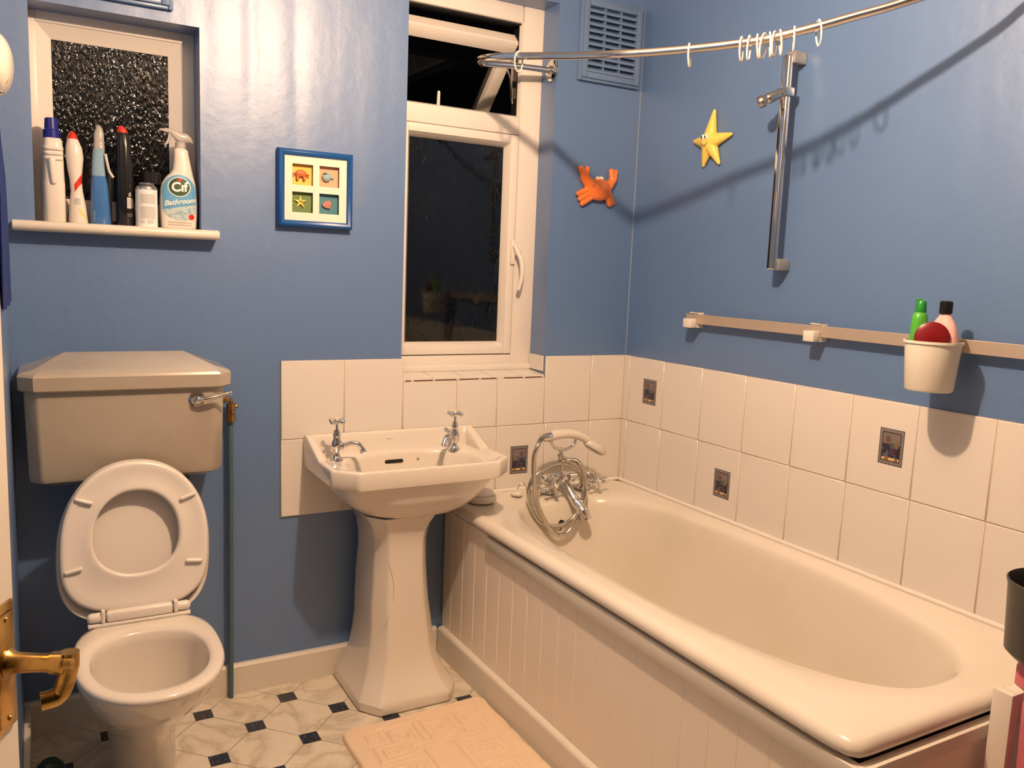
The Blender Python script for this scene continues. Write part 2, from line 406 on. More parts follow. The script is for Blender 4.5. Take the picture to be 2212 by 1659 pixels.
# tiled window ledge under the tall window
led = sroot('trim_1', (-.64, .05, .97))
bm = nb(); xs = [-.909, -.80, -.69, -.58, -.47, -.365]
for i in range(5):
    a, b = xs[i]+.0012, xs[i+1]-.0012
    v = [bm.verts.new(p) for p in ((a, -.004, .9765), (b, -.004, .9765), (b, .099, .9855), (a, .099, .9855), (a, -.004, .9715), (b, -.004, .9715), (b, .099, .9715), (a, .099, .9715))]
    for q in ((0, 1, 2, 3), (7, 6, 5, 4), (0, 4, 5, 1), (1, 5, 6, 2), (2, 6, 7, 3), (3, 7, 4, 0)): bm.faces.new([v[k] for k in q])
o = obj('ledge_tiles', bm, M['tile'], led, smooth=False)
bm = nb(); box(bm, (-.3715, .0, .988), (-.3655, .099, 1.043), .001, 1); obj('upstand_tile', bm, M['tile'], led)
bm = nb()
for a, b in ((-.902, -.882), (-.872, -.803), (-.795, -.716), (-.705, -.630), (-.620, -.56), (-.53, -.455), (-.445, -.375)): box(bm, (a, -.0078, .9668), (b, -.0035, .9702))
obj('stained_joint', bm, M['redgrout'], led, smooth=False)
bm = nb(); box(bm, (-.909, -.0066, .9655), (-.366, .0, .972)); obj('joint', bm, M['tile'], led, smooth=False)
# bead of sealant between bath and tiles
bm = nb(); tube(bm, [(-.0105, -.02, .5615), (-.0105, -1.68, .5615)], .0075, 10); tube(bm, [(-.012, -.0105, .5615), (-.74, -.0105, .5615)], .0075, 10)
struct('trim_2', bm, M['upvc'])

# ================================================================ WINDOWS
def frame_ring(bm, o, i, y0, y1, bev=.002):
    """rectangular ring o=(x0,x1,z0,z1), i inner; y0 front (towards room)"""
    X0, X1, Z0, Z1 = o; a0, a1, c0, c1 = i
    for lo, hi in (((X0, y0, Z0), (a0, y1, Z1)), ((a1, y0, Z0), (X1, y1, Z1)), ((a0, y0, Z0), (a1, y1, c0)), ((a0, y0, c1), (a1, y1, Z1))): box(bm, lo, hi, bev, 2)
def bead(bm, i, y0, y1, w):
    """sloping glazing bead just inside opening i: mitred frame sloping from y0 to y1"""
    a0, a1, c0, c1 = i
    O = [(a0, y0, c0), (a1, y0, c0), (a1, y0, c1), (a0, y0, c1)]
    I = [(a0+w, y1, c0+w), (a1-w, y1, c0+w), (a1-w, y1, c1-w), (a0+w, y1, c1-w)]
    B = [(a0, y1+.004, c0), (a1, y1+.004, c0), (a1, y1+.004, c1), (a0, y1+.004, c1)]
    J = [(x, y1+.004, z) for x, y, z in I]
    loft(bm, [[V(*p) for p in q] for q in (O, I, J, B)], closed=True)
# window 1 (small, left)
w1 = sroot('window_1', (-1.74, .13, 1.42))
bm = nb(); frame_ring(bm, (-1.99, -1.50, 1.37, 2.02), (-1.932, -1.565, 1.455, 1.948), .1005, .155)
frame = obj('window_frame', bm, M['upvc'], w1)
bm = nb(); bead(bm, (-1.932, -1.565, 1.455, 1.948), .104, .128, .036); obj('glazing_bead', bm, M['upvc'], w1, smooth=False)
bm = nb(); box(bm, (-1.90, .129, 1.485), (-1.597, .134, 1.915)); obj('pane', bm, M['rainglass'], w1, smooth=False)
# window 2 (tall): fixed outer frame, lower casement, tilted top vent
w2 = sroot('window_2', (-.65, .13, .98))
bm = nb()
box(bm, (-.4425, .1012, .985), (-.340, .165, 2.29), .003); box(bm, (-.448, .101, .985), (-.4425, .165, 1.8805)); box(bm, (-.448, .101, 1.88), (-.4425, .1035, 2.2)); box(bm, (-.975, .101, .985), (-.898, .165, 2.29), .003)
box(bm, (-.898, .1015, 2.195), (-.448, .165, 2.29), .003); box(bm, (-.898, .1015, 1.818), (-.448, .165, 1.880), .003)
box(bm, (-.898, .1015, .985), (-.448, .165, 1.040), .003)
box(bm, (-.93, .088, .985), (-.37, .101, 1.006), .002)
bead(bm, (-.898, -.448, 1.878, 2.197), .101, .112, .006)
obj('window_frame', bm, M['upvc'], w2)
bm = nb(); box(bm, (-.4485, .1035, 1.8805), (-.4425, .166, 2.1945)); box(bm, (-.898, .1065, 2.1895), (-.4485, .166, 2.1945)); box(bm, (-.898, .110, 1.8805), (-.4485, .166, 1.883)); obj('dark_gap_liner', bm, M['dark'], w2, smooth=False)  # black liner on the inner frame faces paints in the dark gap
bm = nb(); frame_ring(bm, (-.892, -.4515, 1.043, 1.815), (-.868, -.482, 1.072, 1.787), .096, .150, .002); bead(bm, (-.868, -.482, 1.072, 1.787), .099, .122, .014)
cas = obj('casement', bm, M['upvc'], w2)
bm = nb(); box(bm, (-.856, .1235, 1.084), (-.494, .128, 1.775)); obj('pane', bm, M['glass'], cas, smooth=False)
bm = nb()
box(bm, (-.469, .086, 1.365), (-.452, .096, 1.452), .004)
tube(bm, catmull([(-.457, .084, 1.432), (-.448, .074, 1.405), (-.438, .064, 1.375), (-.436, .060, 1.335), (-.440, .062, 1.30), (-.446, .066, 1.275)], 5), [.0085]*8+[.009]*8+[.0078]*10, 10)
ellipsoid(bm, (-.447, .078, 1.407), (.011, .012, .013))
wh = obj('handle', bm, M['upvc'], cas)
# top vent sash: pushed out at the bottom
vd = V(0, .40-.115, 1.885-2.165).normalized(); vn = V(0, vd.z, -vd.y)*-1   # along the sash (down/out) and its room-side normal
if vn.y > 0: vn = -vn
bm = nb(); L = .40; S0 = V(0, .150, 2.165)
def sb(x0, x1, s0, s1, d0, d1, bev=.002):
    t = nb(); box(t, (x0, s0, d0), (x1, s1, d1), bev)
    me = bpy.data.meshes.new('t'); 
    for v in t.verts: v.co = V(v.co.x, 0, 0) + S0 + vd*v.co.y + vn*v.co.z
    t.to_mesh(me); t.free(); bm.from_mesh(me); bpy.data.meshes.remove(me)
sb(-.895, -.455, 0, .045, 0, .05); sb(-.895, -.455, L-.045, L, 0, .05); sb(-.895, -.860, .045, L-.045, 0, .05); sb(-.500, -.455, .045, L-.045, 0, .05)
for k in range(4): sb(-.893, -.457, -.004, .002, .006+.011*k, .011+.011*k, 0)
vent = obj('vent_sash', bm, M['upvc'], w2)
bm = nb(); sb(-.86, -.50, .045, L-.045, .02, .024, 0); obj('pane', bm, M['clearglass'], vent, smooth=False)
bm = nb(); capsule(bm, (-.755, .118, 1.884), (-.756, .113, 1.925), .006, .005); obj('vent_handle', bm, M['upvc'], w2)
bm = nb(); box(bm, (-.456, .150, 1.95), (-.450, .162, 2.16)); tube(bm, [(-.453, .15, 1.93), (-.453, .17, 2.02), (-.462, .20, 2.09)], .004, 8); obj('stay_arm', bm, M['dullchrome'], w2)

# window board under window 1
bm = nb()
prof = [(.10, 1.395), (.10, 1.4215), (-.045, 1.4215)] + [(-.045-.0135*math.sin(t), 1.4083+.0133*math.cos(t)) for t in [PI*k/8 for k in range(1, 8)]] + [(-.045, 1.395)]
prism(bm, [(y, z) for y, z in prof if y < .001] + [(0, 1.395), (0, 1.4215)][::-1][0:0] , 0, -2.0, -1.495) if False else None
pp = [(-.0005, 1.395), (-.0005, 1.4215), (-.045, 1.4215)] + [(-.045-.0135*math.sin(t), 1.4083+.0133*math.cos(t)) for t in [PI*k/8 for k in range(1, 8)]] + [(-.045, 1.395)]
prism(bm, pp, 0, -2.0, -1.494, .003)
box(bm, (-1.947, -.001, 1.4215), (-1.536, .0995, 1.4225))
o = obj('window_board', bm, M['white_paint']); tag(o, 'white rounded window board under the small left window holding the bottles', 'window sill'); o['kind'] = 'structure'; o.name = 'trim_3'

# ================================================================ VENTS
def wall_vent(x0, x1, z0, z1, label, rows, cols):
    t = thing('air_vent', label, 'air vent', ((x0+x1)/2, -.001, z0))
    bm = nb(); fw = .030
    frame_ring(bm, (x0, x1, z0, z1), (x0+fw*.4, x1-fw*.4, z0+fw*.4, z1-fw*.4), -.016, -.0005, .003)
    frame_ring(bm, (x0+fw*.3, x1-fw*.3, z0+fw*.3, z1-fw*.3), (x0+fw, x1-fw, z0+fw, z1-fw), -.024, -.0005, .003)
    obj('vent_frame', bm, M['blue_gloss'], t)
    bm = nb(); n = rows; a, b, c, d = x0+fw, x1-fw, z0+fw, z1-fw
    for k in range(n):
        z = c + (d-c)*(k+.5)/n; h = (d-c)/n
        prism(bm, [(-.003, z+h*.02), (-.022, z-h*.46), (-.022, z-h*.04), (-.003, z+h*.48)], 0, a, b)
    obj('louvres', bm, M['blue_gloss'], t, smooth=False)
    bm = nb()
    for k in range(1, cols): x = a+(b-a)*k/cols; box(bm, (x-.003, -.0185, c), (x+.003, -.001, d))
    obj('vertical_bars', bm, M['blue_gloss'], t, smooth=False)
    bm = nb(); box(bm, (a, -.0008, c), (b, -.0003, d)); obj('dark_backing', bm, mat('vent_backing', (.11, .18, .31), .6), t, smooth=False)
wall_vent(-.283, -.018, 2.012, 2.292, 'blue-painted square louvred air vent high in the corner by the tall window', 10, 3)
wall_vent(-1.872, -1.604, 2.004, 2.284, 'blue-painted air vent above the small left window', 11, 3)

# ================================================================ BATH
bath = thing('bathtub', 'white enamel bathtub with rolled rim and tongue-and-groove panel along right wall', 'bathtub', (-.38, -.85, 0))
bm = nb(); N = 240; cx, cyy = -.3835, -.852
def outer(inset, z): return superell(cx, cyy, .3755-inset, .846-inset, 34, z, N)
def inner(s, z, dx=0, dy=0, ex=3.2, ex2=2.55, kx=1): return superell(-.363+dx, -.862+dy, .292*s*kx, .742*s, ex, z, N, e2=ex2)
def lerp(a, b, t): return [p.lerp(q, t) for p, q in zip(a, b)]
O = outer(.012, 0); I = inner(1, 0)
rings = [outer(.020, .527), outer(.004, .529), outer(-.001, .536), outer(0, .546), outer(.005, .555), outer(.014, .5605), outer(.026, .5625)]
a = outer(.034, .562); b = inner(1.012, .551)
rings += [a, lerp(a, b, .5), b]
rings += [inner(.995, .547), inner(.980, .538), inner(.968, .522), inner(.955, .49), inner(.93, .42, dy=.006), inner(.90, .33, dy=.014), inner(.86, .24, dy=.022), inner(.80, .185, dy=.03), inner(.70, .158, dy=.035), inner(.5, .150, dy=.035), inner(.2, .148, dy=.035)]
loft(bm, rings, cap0=False, cap1=True)
obj('tub', bm, M['enamel'], bath, angle=60)
bm = nb()                                             # front panel with v-grooves
py = -.008; prof = [(-.7435, py)]
for i in range(20):
    y = -.075-.084*i; d = .0035 if i < 10 else .0012; w = .0028 if i < 10 else .0016
    if y > -1.68: prof += [(-.7435, y+w), (-.7435+d, y), (-.7435, y-w)]
prof += [(-.7435, -1.690), (-.733, -1.690), (-.733, py)]
prism(bm, prof, 2, .004, .519)
pan = obj('front_panel', bm, M['panel'], bath, smooth=False)
bm = nb(); box(bm, (-.7435, -1.702, .004), (-.010, -1.690, .519)); obj('end_panel', bm, M['panel'], bath, smooth=False)
bm = nb(); box(bm, (-.7550, -1.712, .478), (-.7438, -.335, .5195), .002); box(bm, (-.7438, -1.712, .492), (-.01, -1.7022, .5195), .002)
obj('panel_trim', bm, M['white_paint'], bath)
bm = nb(); pr = [(-.7438, .0), (-.765, .0), (-.765, .088)] + [(-.7545-.0105*math.cos(t), .088+.0105*math.sin(t)) for t in [PI/2*k/5 for k in range(1, 6)]] + [(-.7438, .0985)]
prism(bm, [(x, z) for x, z in pr], 1, -1.714, -.019); obj('plinth', bm, M['white_paint'], bath)
bm = nb(); lathe(bm, [(.001, 0), (.033, 0), (.033, .006), (.024, .009), (.001, .009)], (-.36, -.148, .463), (0, -1, .25), 24)
obj('overflow_rose', bm, M['chrome'], bath)
bm = nb(); lathe(bm, [(.001, 0), (.012, 0), (.012, .003), (.001, .003)], (-.36, -.1575, .465), (0, -1, .25), 16)
obj('overflow_hole', bm, M['dark'], bath)

# bath shower mixer
mx = thing('shower_mixer_tap', 'chrome bath shower mixer with cross handles and coiled hose on bath end', 'bath tap', (-.30, -.085, .5615))
bm = nb(); fy = -.080
for x in (-.375, -.225):
    lathe(bm, [(.001, 0), (.029, 0), (.029, .004), (.020, .010), (.0125, .016), (.0115, .052), (.001, .052)], (x, fy, .5605), (0, 0, 1), 24)
capsule(bm, (-.392, fy-.01, .612), (-.208, fy-.01, .612), .018, .018, 20); ellipsoid(bm, (-.322, fy-.018, .612), (.028, .026, .026))
lathe(bm, [(.001, -.03), (.019, -.026), (.024, -.01), (.024, .012), (.018, .026), (.001, .028)], (-.322, fy-.02, .612), (0, 1, 0), 24)
for x in (-.392, -.208):
    lathe(bm, [(.001, 0), (.017, 0), (.019, .012), (.014, .03), (.009, .036), (.007, .062), (.001, .062)], (x, fy-.012, .612), (0, -1, -.12), 20)
lathe(bm, [(.001, 0), (.018, .002), (.014, .012), (.0085, .02), (.0085, .070), (.012, .074), (.012, .082), (.0075, .086), (.0075, .105), (.001, .106)], (-.345, fy-.03, .622), (0, 0, 1), 20)
capsule(bm, (-.345, fy-.035, .692), (-.345, fy-.085, .694), .008, .008)
obj('tap_body', bm, M['chrome'], mx)
def cross(bm, c, axis, r, ball=.006, arm=.0045, phi=.5, n=4):
    q = Vector(axis).normalized().to_track_quat('Z', 'Y'); c = Vector(c)
    for k in range(n):
        a = phi+2*PI*k/n; d = q @ V(math.cos(a), math.sin(a), 0)
        capsule(bm, c, c+d*r, arm*1.15, arm*.7, 10); e = c+d*r
        for vrt in (0,): ellipsoid(bm, e, (ball, ball, ball), 12, 8)
    ellipsoid(bm, c, (.009, .009, .009), 14, 8)
for x, lab in ((-.392, 'left'), (-.208, 'right')):
    bm = nb(); cc = (x, fy-.074, .604); cross(bm, cc, (0, -1, -.12), .034, ball=.0075, arm=.0055, phi=.35); h = obj('cross_handle', bm, M['chrome'], mx)
    bm = nb(); lathe(bm, [(.001, 0), (.0068, 0), (.0068, .005), (.004, .008), (.001, .008)], (x, fy-.083, .603), (0, -1, -.12), 14); obj('button', bm, M['ceramic'], h)
bm = nb(); tube(bm, catmull([(-.328, fy-.035, .602), (-.325, fy-.07, .575), (-.318, fy-.10, .545), (-.306, fy-.125, .520), (-.298, fy-.135, .490)], 6), [.017]*6+[.016]*6+[.018]*6+[.022]*6+[.023], 18)
obj('spout', bm, M['chrome'], mx)
bm = nb()
cyk = -.125
tube(bm, catmull([(-.345, fy-.03, .725), (-.347, -.125, .722), (-.385, cyk, .735), (-.402, cyk, .765)], 5), .006, 10)
tube(bm, catmull([(-.345, fy-.03, .725), (-.343, -.125, .722), (-.305, cyk, .735), (-.292, cyk, .768)], 5), .006, 10)
obj('cradle', bm, M['chrome'], mx)
hose1 = [(-.44, -.135, .772), (-0.469, -0.17, 0.775), (-0.492, -0.19, 0.762), (-0.504, -0.19, 0.726), (-0.504, -0.19, 0.686), (-0.5, -0.19, 0.637), (-0.492, -0.19, 0.596), (-0.477, -0.19, 0.54), (-0.44, -0.19, 0.477), (-0.394, -0.19, 0.433), (-0.346, -0.19, 0.446), (-0.31, -0.19, 0.502)]
hose1 += [(-.290, -.19, .559), (-.284, -.185, .601), (-.294, -.18, .652), (-.310, -.175, .682), (-.325, -.17, .692), (-.345, -.16, .694)]
hose2 = [(-0.275, -0.165, 0.600), (-0.285, -0.168, 0.54), (-0.312, -0.170, 0.492), (-0.357, -0.172, 0.467), (-0.411, -0.172, 0.465), (-0.461, -0.172, 0.487), (-0.496, -0.172, 0.534), (-0.510, -0.172, 0.588), (-0.498, -0.172, 0.638), (-0.459, -0.172, 0.667), (-0.403, -0.155, 0.679), (-0.342, -0.145, 0.675), (-0.302, -0.150, 0.651), (-0.277, -0.160, 0.607)]
bm = nb(); tube(bm, catmull(hose1, 22), .0082, 10, ridge=.06); obj('hose', bm, M['dullchrome'], mx, angle=75)
bm = nb(); tube(bm, catmull(hose2, 22, True), .0068, 10, closed=True, ridge=.07); obj('hose_loop', bm, M['dullchrome'], mx, angle=75)
hs = thing('shower_handset', 'white and chrome telephone-style shower handset lying on the mixer cradle', 'shower head', (-.35, -.13, .775))
bm = nb(); lathe(bm, [(.001, 0), (.010, 0), (.014, .012), (.018, .034), (.016, .042), (.001, .042)], (-.443, -.13, .772), (1, 0, .03), 20); obj('collar', bm, M['chrome'], hs)
bm = nb(); tube(bm, catmull([(-.402, -.13, .776), (-.37, -.13, .780), (-.32, -.13, .779), (-.28, -.13, .768), (-.25, -.13, .753)], 6), [.0175]*8+[.0165]*9+[.015]*8, 20, sq=1); obj('grip', bm, M['ceramic'], hs)
bm = nb()
q = V(.86, 0, -.5).normalized(); up = V(.5, 0, .86).normalized()
def disc(c0, along, upv, prof, sx, n=28):
    side = along.cross(upv); rings = [[c0 + along*r*sx*math.cos(2*PI*j/n) + side*r*math.sin(2*PI*j/n) + upv*z for j in range(n)] for r, z in prof]; return rings
loft(bm, disc(V(-.212, -.13, .726), q, up, [(.001, -.015), (.028, -.015), (.032, -.008), (.031, .003), (.021, .013), (.001, .016)], 1.62)); obj('head', bm, M['ceramic'], hs)
bm = nb(); loft(bm, disc(V(-.212, -.13, .7255)-up*.0158, q, up, [(.001, -.003), (.022, -.003), (.026, .0), (.001, .0008)], 1.55)); obj('spray_face', bm, M['dullchrome'], hs)
# plug parked on the bath rim
pl = thing('bath_plug', 'small white bath plug on the bath rim behind the hose', 'plug', (-.505, -.085, .5615))
bm = nb(); lathe(bm, [(.001, 0), (.019, 0), (.021, .006), (.014, .010), (.006, .013), (.004, .020), (.001, .021)], (-.505, -.085, .563), n=20); obj('stopper', bm, M['plastic'], pl)
bm = nb(); tube(bm, catmull([(-.505, -.085, .583), (-.498, -.09, .600), (-.485, -.092, .606), (-.470, -.085, .590), (-.455, -.07, .572), (-.43, -.06, .566), (-.40, -.062, .568)], 6), .0016, 6); obj('chain', bm, M['dullchrome'], pl)
# soap on dish
sd = thing('soap_dish', 'oval white soap dish on bath corner under the basin', 'soap dish', (-.656, -.112, .5625))
bm = nb(); lathe(bm, [(.001, 0), (.046, 0), (.050, .004), (.0505, .018), (.0475, .022), (.043, .018), (.001, .014)], (-.656, -.112, .5628), n=40, sx=1.02, sy=.80); obj('dish', bm, M['cream_plastic'], sd)
bm = nb(); lathe(bm, [(.001, .0), (.040, .0), (.045, .008), (.044, .016), (.034, .025), (.001, .029)], (-.656, -.110, .5775), n=40, sx=1.0, sy=.72)
tag(obj('soap_bar', bm, M['soap']), 'rounded white bar of soap resting in oval dish', 'soap')

# ================================================================ WASH BASIN
bs = thing('wash_basin', 'white pedestal wash basin with chamfered corners and raised back between toilet and bath', 'sink', (-.951, -.18, 0))
bx = -.951; hw = .288
def bz(x, y):
    if y > -.036: return .811
    if y > -.168: return .811-(.811-.760)*((-.036-y)/.132)
    return .760
P0 = [(bx-hw, -.0085), (bx+hw, -.0085), (bx+hw, -.292), (bx+hw-.062, -.352), (bx-hw+.062, -.352), (bx-hw, -.292)]
def off(poly, d, dback=None):
    m = len(poly); out = []
    for i in range(m):
        p, q, r = Vector(poly[i-1]), Vector(poly[i]), Vector(poly[(i+1) % m])
        a = (q-p).normalized(); b = (r-q).normalized(); na = Vector((a.y, -a.x)); nbv = Vector((b.y, -b.x))
        df = d*.5 if (p.y < -.34 and q.y < -.34) else d; dg = d*.5 if (q.y < -.34 and r.y < -.34) else d
        da = dback if (dback is not None and abs(a.y) < 1e-6 and p.y > -.02) else df
        db = dback if (dback is not None and abs(b.y) < 1e-6 and q.y > -.02) else dg
        # intersection of the two offset lines
        A = p+na*da; B = q+nbv*db; den = a.x*b.y-a.y*b.x; w = B-A; t = (w.x*b.y-w.y*b.x)/den
        out.append(tuple(A+a*t))
    return out
n = 200; c0 = (bx, -.185)
bm = nb()
Pb = off(P0, .004, 0); Pi1 = off(P0, .006, .004); Pi2 = off(P0, .024, .026); Pi3 = off(P0, .031, .034); Pi4 = off(P0, .037, .050)
def el(s, z, dy=0, e=3.4, a=.212, b=.130): return superell(bx, -.207+dy, a*s, b*s, 2.3, z, n, e2=4)
rings = [polar(Pb, c0, .706, n), polar(P0, c0, .712, n), polar(P0, c0, lambda x, y: bz(x, y)-.007, n), polar(off(P0, .002, .002), c0, lambda x, y: bz(x, y)-.0015, n), polar(Pi1, c0, lambda x, y: bz(x, y), n),
         polar(Pi2, c0, lambda x, y: bz(x, y)-.001, n), polar(off(P0, .028, .030), c0, lambda x, y: bz(x, y)-.005, n), polar(Pi3, c0, lambda x, y: (bz(x, y)+.751)/2-.002, n), polar(off(P0, .032, .044), c0, .7515, n), polar(off(P0, .036, .050), c0, .750, n)]
rings += [el(1.02, .7495), el(1.0, .7465), el(.975, .736), el(.95, .70), el(.88, .650), el(.72, .620), el(.4, .606), el(.1, .602)]
loft(bm, rings, cap0=False, cap1=True)
# underside
def un(hx, y0, y1, z, e=4): return superell(bx, (y0+y1)/2, hx, (y1-y0)/2, e, z, n)
rings = [polar(Pb, c0, .706, n), polar(off(P0, .016, .0), c0, .703, n), un(.250, -.332, -.009, .700, 5), un(.243, -.325, -.012, .672, 4), un(.222, -.312, -.020, .638, 3.4), un(.182, -.295, -.030, .606, 3.2), un(.140, -.285, -.040, .592, 3.2), un(.125, -.270, -.06, .588)]
loft(bm, rings, cap0=False, cap1=True)
obj('basin', bm, M['ceramic'], bs, angle=50)
def oct_ring(hx, yf, yb, ch, z):
    return [V(bx+.003-hx, yb, z), V(bx+.003-hx, yf+ch, z), V(bx+.003-hx+ch, yf, z), V(bx+.003+hx-ch, yf, z), V(bx+.003+hx, yf+ch, z), V(bx+.003+hx, yb, z)]
bm = nb(); bcx = -.980
def orr(hx, yf, yb, ch, z, cx=-.980):
    return [V(cx-hx, yb, z), V(cx-hx, yf+ch, z), V(cx-hx+ch*.75, yf, z), V(cx+hx-ch*.75, yf, z), V(cx+hx, yf+ch, z), V(cx+hx, yb, z)]
secs = [(.158, -.336, -.035, .062, 0), (.161, -.341, -.035, .063, .006), (.161, -.342, -.035, .064, .030), (.155, -.336, -.035, .063, .040), (.140, -.315, -.037, .060, .062), (.127, -.296, -.04, .057, .090), (.116, -.282, -.04, .054, .125),
        (.107, -.271, -.042, .052, .17), (.101, -.263, -.044, .050, .23), (.096, -.257, -.045, .048, .30), (.090, -.250, -.046, .045, .38), (.087, -.246, -.046, .043, .45), (.088, -.246, -.046, .043, .50), (.094, -.252, -.046, .045, .535), (.104, -.262, -.046, .049, .560), (.117, -.273, -.046, .054, .580), (.122, -.276, -.046, .056, .590)]
loft(bm, [orr(h_, yf, yb, ch, z, -.980 if z < .1 else (-.980 if z < .3 else -.985)) for h_, yf, yb, ch, z in secs])
bmesh.ops.bevel(bm, geom=[e for e in bm.edges if abs(e.verts[0].co.z-e.verts[1].co.z) > .004], offset=.008, segments=3, affect='EDGES', profile=.5)
ped = obj('pedestal', bm, M['ceramic'], bs, angle=34)
bm = nb(); pts = []
for t in range(24):
    a = t/23; z = .44-.20*a; xx = -1.041+.022*math.sin(a*PI*1.05)*(1 if True else 0)-.012*a; pts.append((xx, -.2475-.012*a, z))
tube(bm, pts, .0006, 5); obj('hairline_crack', bm, mat('crack_stain', (.35, .25, .16), .6), ped)
bm = nb(); yo = -.1328
yo = -.0830; pts = [( -.026+.0058*math.cos(a), .0058*math.sin(a)) for a in [PI/2+PI*k/8 for k in range(9)]] + [(.026+.0058*math.cos(a), .0058*math.sin(a)) for a in [-PI/2+PI*k/8 for k in range(9)]]
prism(bm, [(-.966+u, .720+w) for u, w in pts], 1, yo-.0012, yo+.004); obj('overflow_slot', bm, M['dark'], bs, smooth=False)
bm = nb(); ellipsoid(bm, (-.884, -.0855, .722), (.0048, .003, .0062), 16, 10); obj('chain_stay', bm, M['dullchrome'], bs)
bm = nb(); lathe(bm, [(.001, 0), (.021, 0), (.021, .003), (.014, .003), (.001, .001)], (bx, -.222, .6025), n=24); obj('waste', bm, M['chrome'], bs)
bm = text_bm('Royal', .0075, lambda u, v: V(-.988+u, -.0415, .781+v), font_shear=.3)
obj('maker_lettering', bm, M['darkprint'], bs, smooth=False)
bm = text_bm('Winton', .0075, lambda u, v: V(-.964+u, -.0415, .782+v), bold=.0002)
obj('maker_lettering', bm, M['darkprint'], bs, smooth=False)
# move lettering onto the sloping face behind the deck
def sink_tap(x, y, dirv, label, ln=1.0):
    t = thing('basin_tap', label, 'tap', (x, y, .7495)); z0 = .7495
    bm = nb(); lathe(bm, [(r_*1.17 if r_ > .002 else r_, h_*1.08) for r_, h_ in [(.001, 0), (.0175, 0), (.0175, .003), (.011, .012), (.0075, .021), (.0085, .026), (.013, .036), (.0145, .045), (.0135, .054), (.0095, .062), (.0095, .068), (.0105, .070), (.0105, .074), (.0085, .080), (.0075, .088), (.001, .088)]], (x, y, z0), n=28)
    d = Vector((dirv[0], dirv[1], 0)).normalized(); b = V(x, y, z0)
    body = obj('tap_body', bm, M['chrome'], t)
    bm = nb(); tube(bm, catmull([b+d*.008*ln+V(0, 0, .048), b+d*.026*ln+V(0, 0, .049), b+d*.045*ln+V(0, 0, .055), b+d*.064*ln+V(0, 0, .051), b+d*.076*ln+V(0, 0, .036), b+d*.080*ln+V(0, 0, .026)], 6), [.0095]*4+[.0075]*5+[.0072]*8+[.008]*8+[.0095]*4+[.0105, .011], 16)
    lathe(bm, [(.001, 0), (.0105, 0), (.012, .004), (.0105, .008), (.001, .008)], b+d*.014+V(0, 0, .045), d, 18)
    obj('spout', bm, M['chrome'], t)
    bm = nb(); capsule(bm, b+V(0, 0, .090), b+V(0, 0, .114), .0046, .0035, 12); lathe(bm, [(.001, 0), (.006, .002), (.0075, .010), (.001, .013)], b+V(0, 0, .110), n=16)
    cross(bm, b+V(0, 0, .121), (0, 0, 1), .0225, ball=.0076, arm=.0048, phi=.6); h = obj('cross_handle', bm, M['chrome'], t)
    bm = nb(); lathe(bm, [(.001, 0), (.0075, 0), (.0075, .004), (.005, .006), (.001, .0065)], b+V(0, 0, .127), n=16); obj('button', bm, M['ceramic'], h)
sink_tap(-1.172, -.133, (.94, -.35), 'chrome cross-head basin tap nearest the toilet')
sink_tap(-.768, -.113, (-.78, -.63), 'chrome cross-head basin tap nearest the bath')

# ================================================================ TOILET
tl = thing('toilet', 'white toilet pan with seat and lid raised against the cistern', 'toilet', (-1.737, -.30, 0))
tx = -1.745; n = 96
def egg(hw_, yb, yf, z, e=2.2, eb=3.0, cx=tx, fr=.46):
    out = []; ym = yb-(yb-yf)*fr
    for j in range(n):
        t = 2*PI*j/n; c, s = math.cos(t), math.sin(t)
        if s >= 0: ee, b = eb, yb-ym
        else: ee, b = e, ym-yf
        th = math.atan2(b*s, hw_*c); cc, ss = math.cos(th), math.sin(th)
        r = (abs(cc/hw_)**ee+abs(ss/b)**ee)**(-1/ee); out.append(V(cx+r*cc, ym+r*ss, z))
    return out
bm = nb()
rings = [egg(.081, -.13, -.445, 0, cx=tx+.004), egg(.079, -.13, -.44, .03, cx=tx+.004), egg(.080, -.13, -.445, .10), egg(.087, -.14, -.48, .16), egg(.102, -.15, -.545, .215, fr=.5), egg(.125, -.17, -.625, .275, fr=.5), egg(.143, -.21, -.692, .325, fr=.5), egg(.154, -.25, -.735, .368, fr=.5), egg(.160, -.295, -.757, .400, fr=.5), egg(.161, -.303, -.765, .412, fr=.5), egg(.159, -.306, -.762, .419, fr=.5),
         egg(.155, -.312, -.755, .4215, eb=2.6, fr=.5), egg(.142, -.36, -.735, .4205, eb=2.5), egg(.130, -.393, -.718, .418, eb=2.4), egg(.126, -.398, -.711, .411, eb=2.3), egg(.125, -.400, -.706, .39, eb=2.3), egg(.122, -.402, -.694, .345, eb=2.3), egg(.108, -.408, -.650, .295, eb=2.2), egg(.084, -.415, -.580, .245, eb=2.2), egg(.060, -.425, -.525, .215, eb=2), egg(.04, -.435, -.50, .205, eb=2)]
loft(bm, rings, cap0=True, cap1=True); obj('bowl', bm, M['ceramic'], tl, angle=60)
bm = nb(); loft(bm, [egg(.079, -.417, -.565, .2375, eb=2.2), egg(.078, -.418, -.564, .2385, eb=2.2)]); obj('water', bm, M['water'], tl)
bm = nb(); box(bm, (tx-.085, -.34, .30), (tx+.085, -.23, .4180), .02, 3); capsule(bm, (tx, -.20, .32), (tx, -.06, .30), .045, .05); obj('rear_body', bm, M['ceramic'], tl)
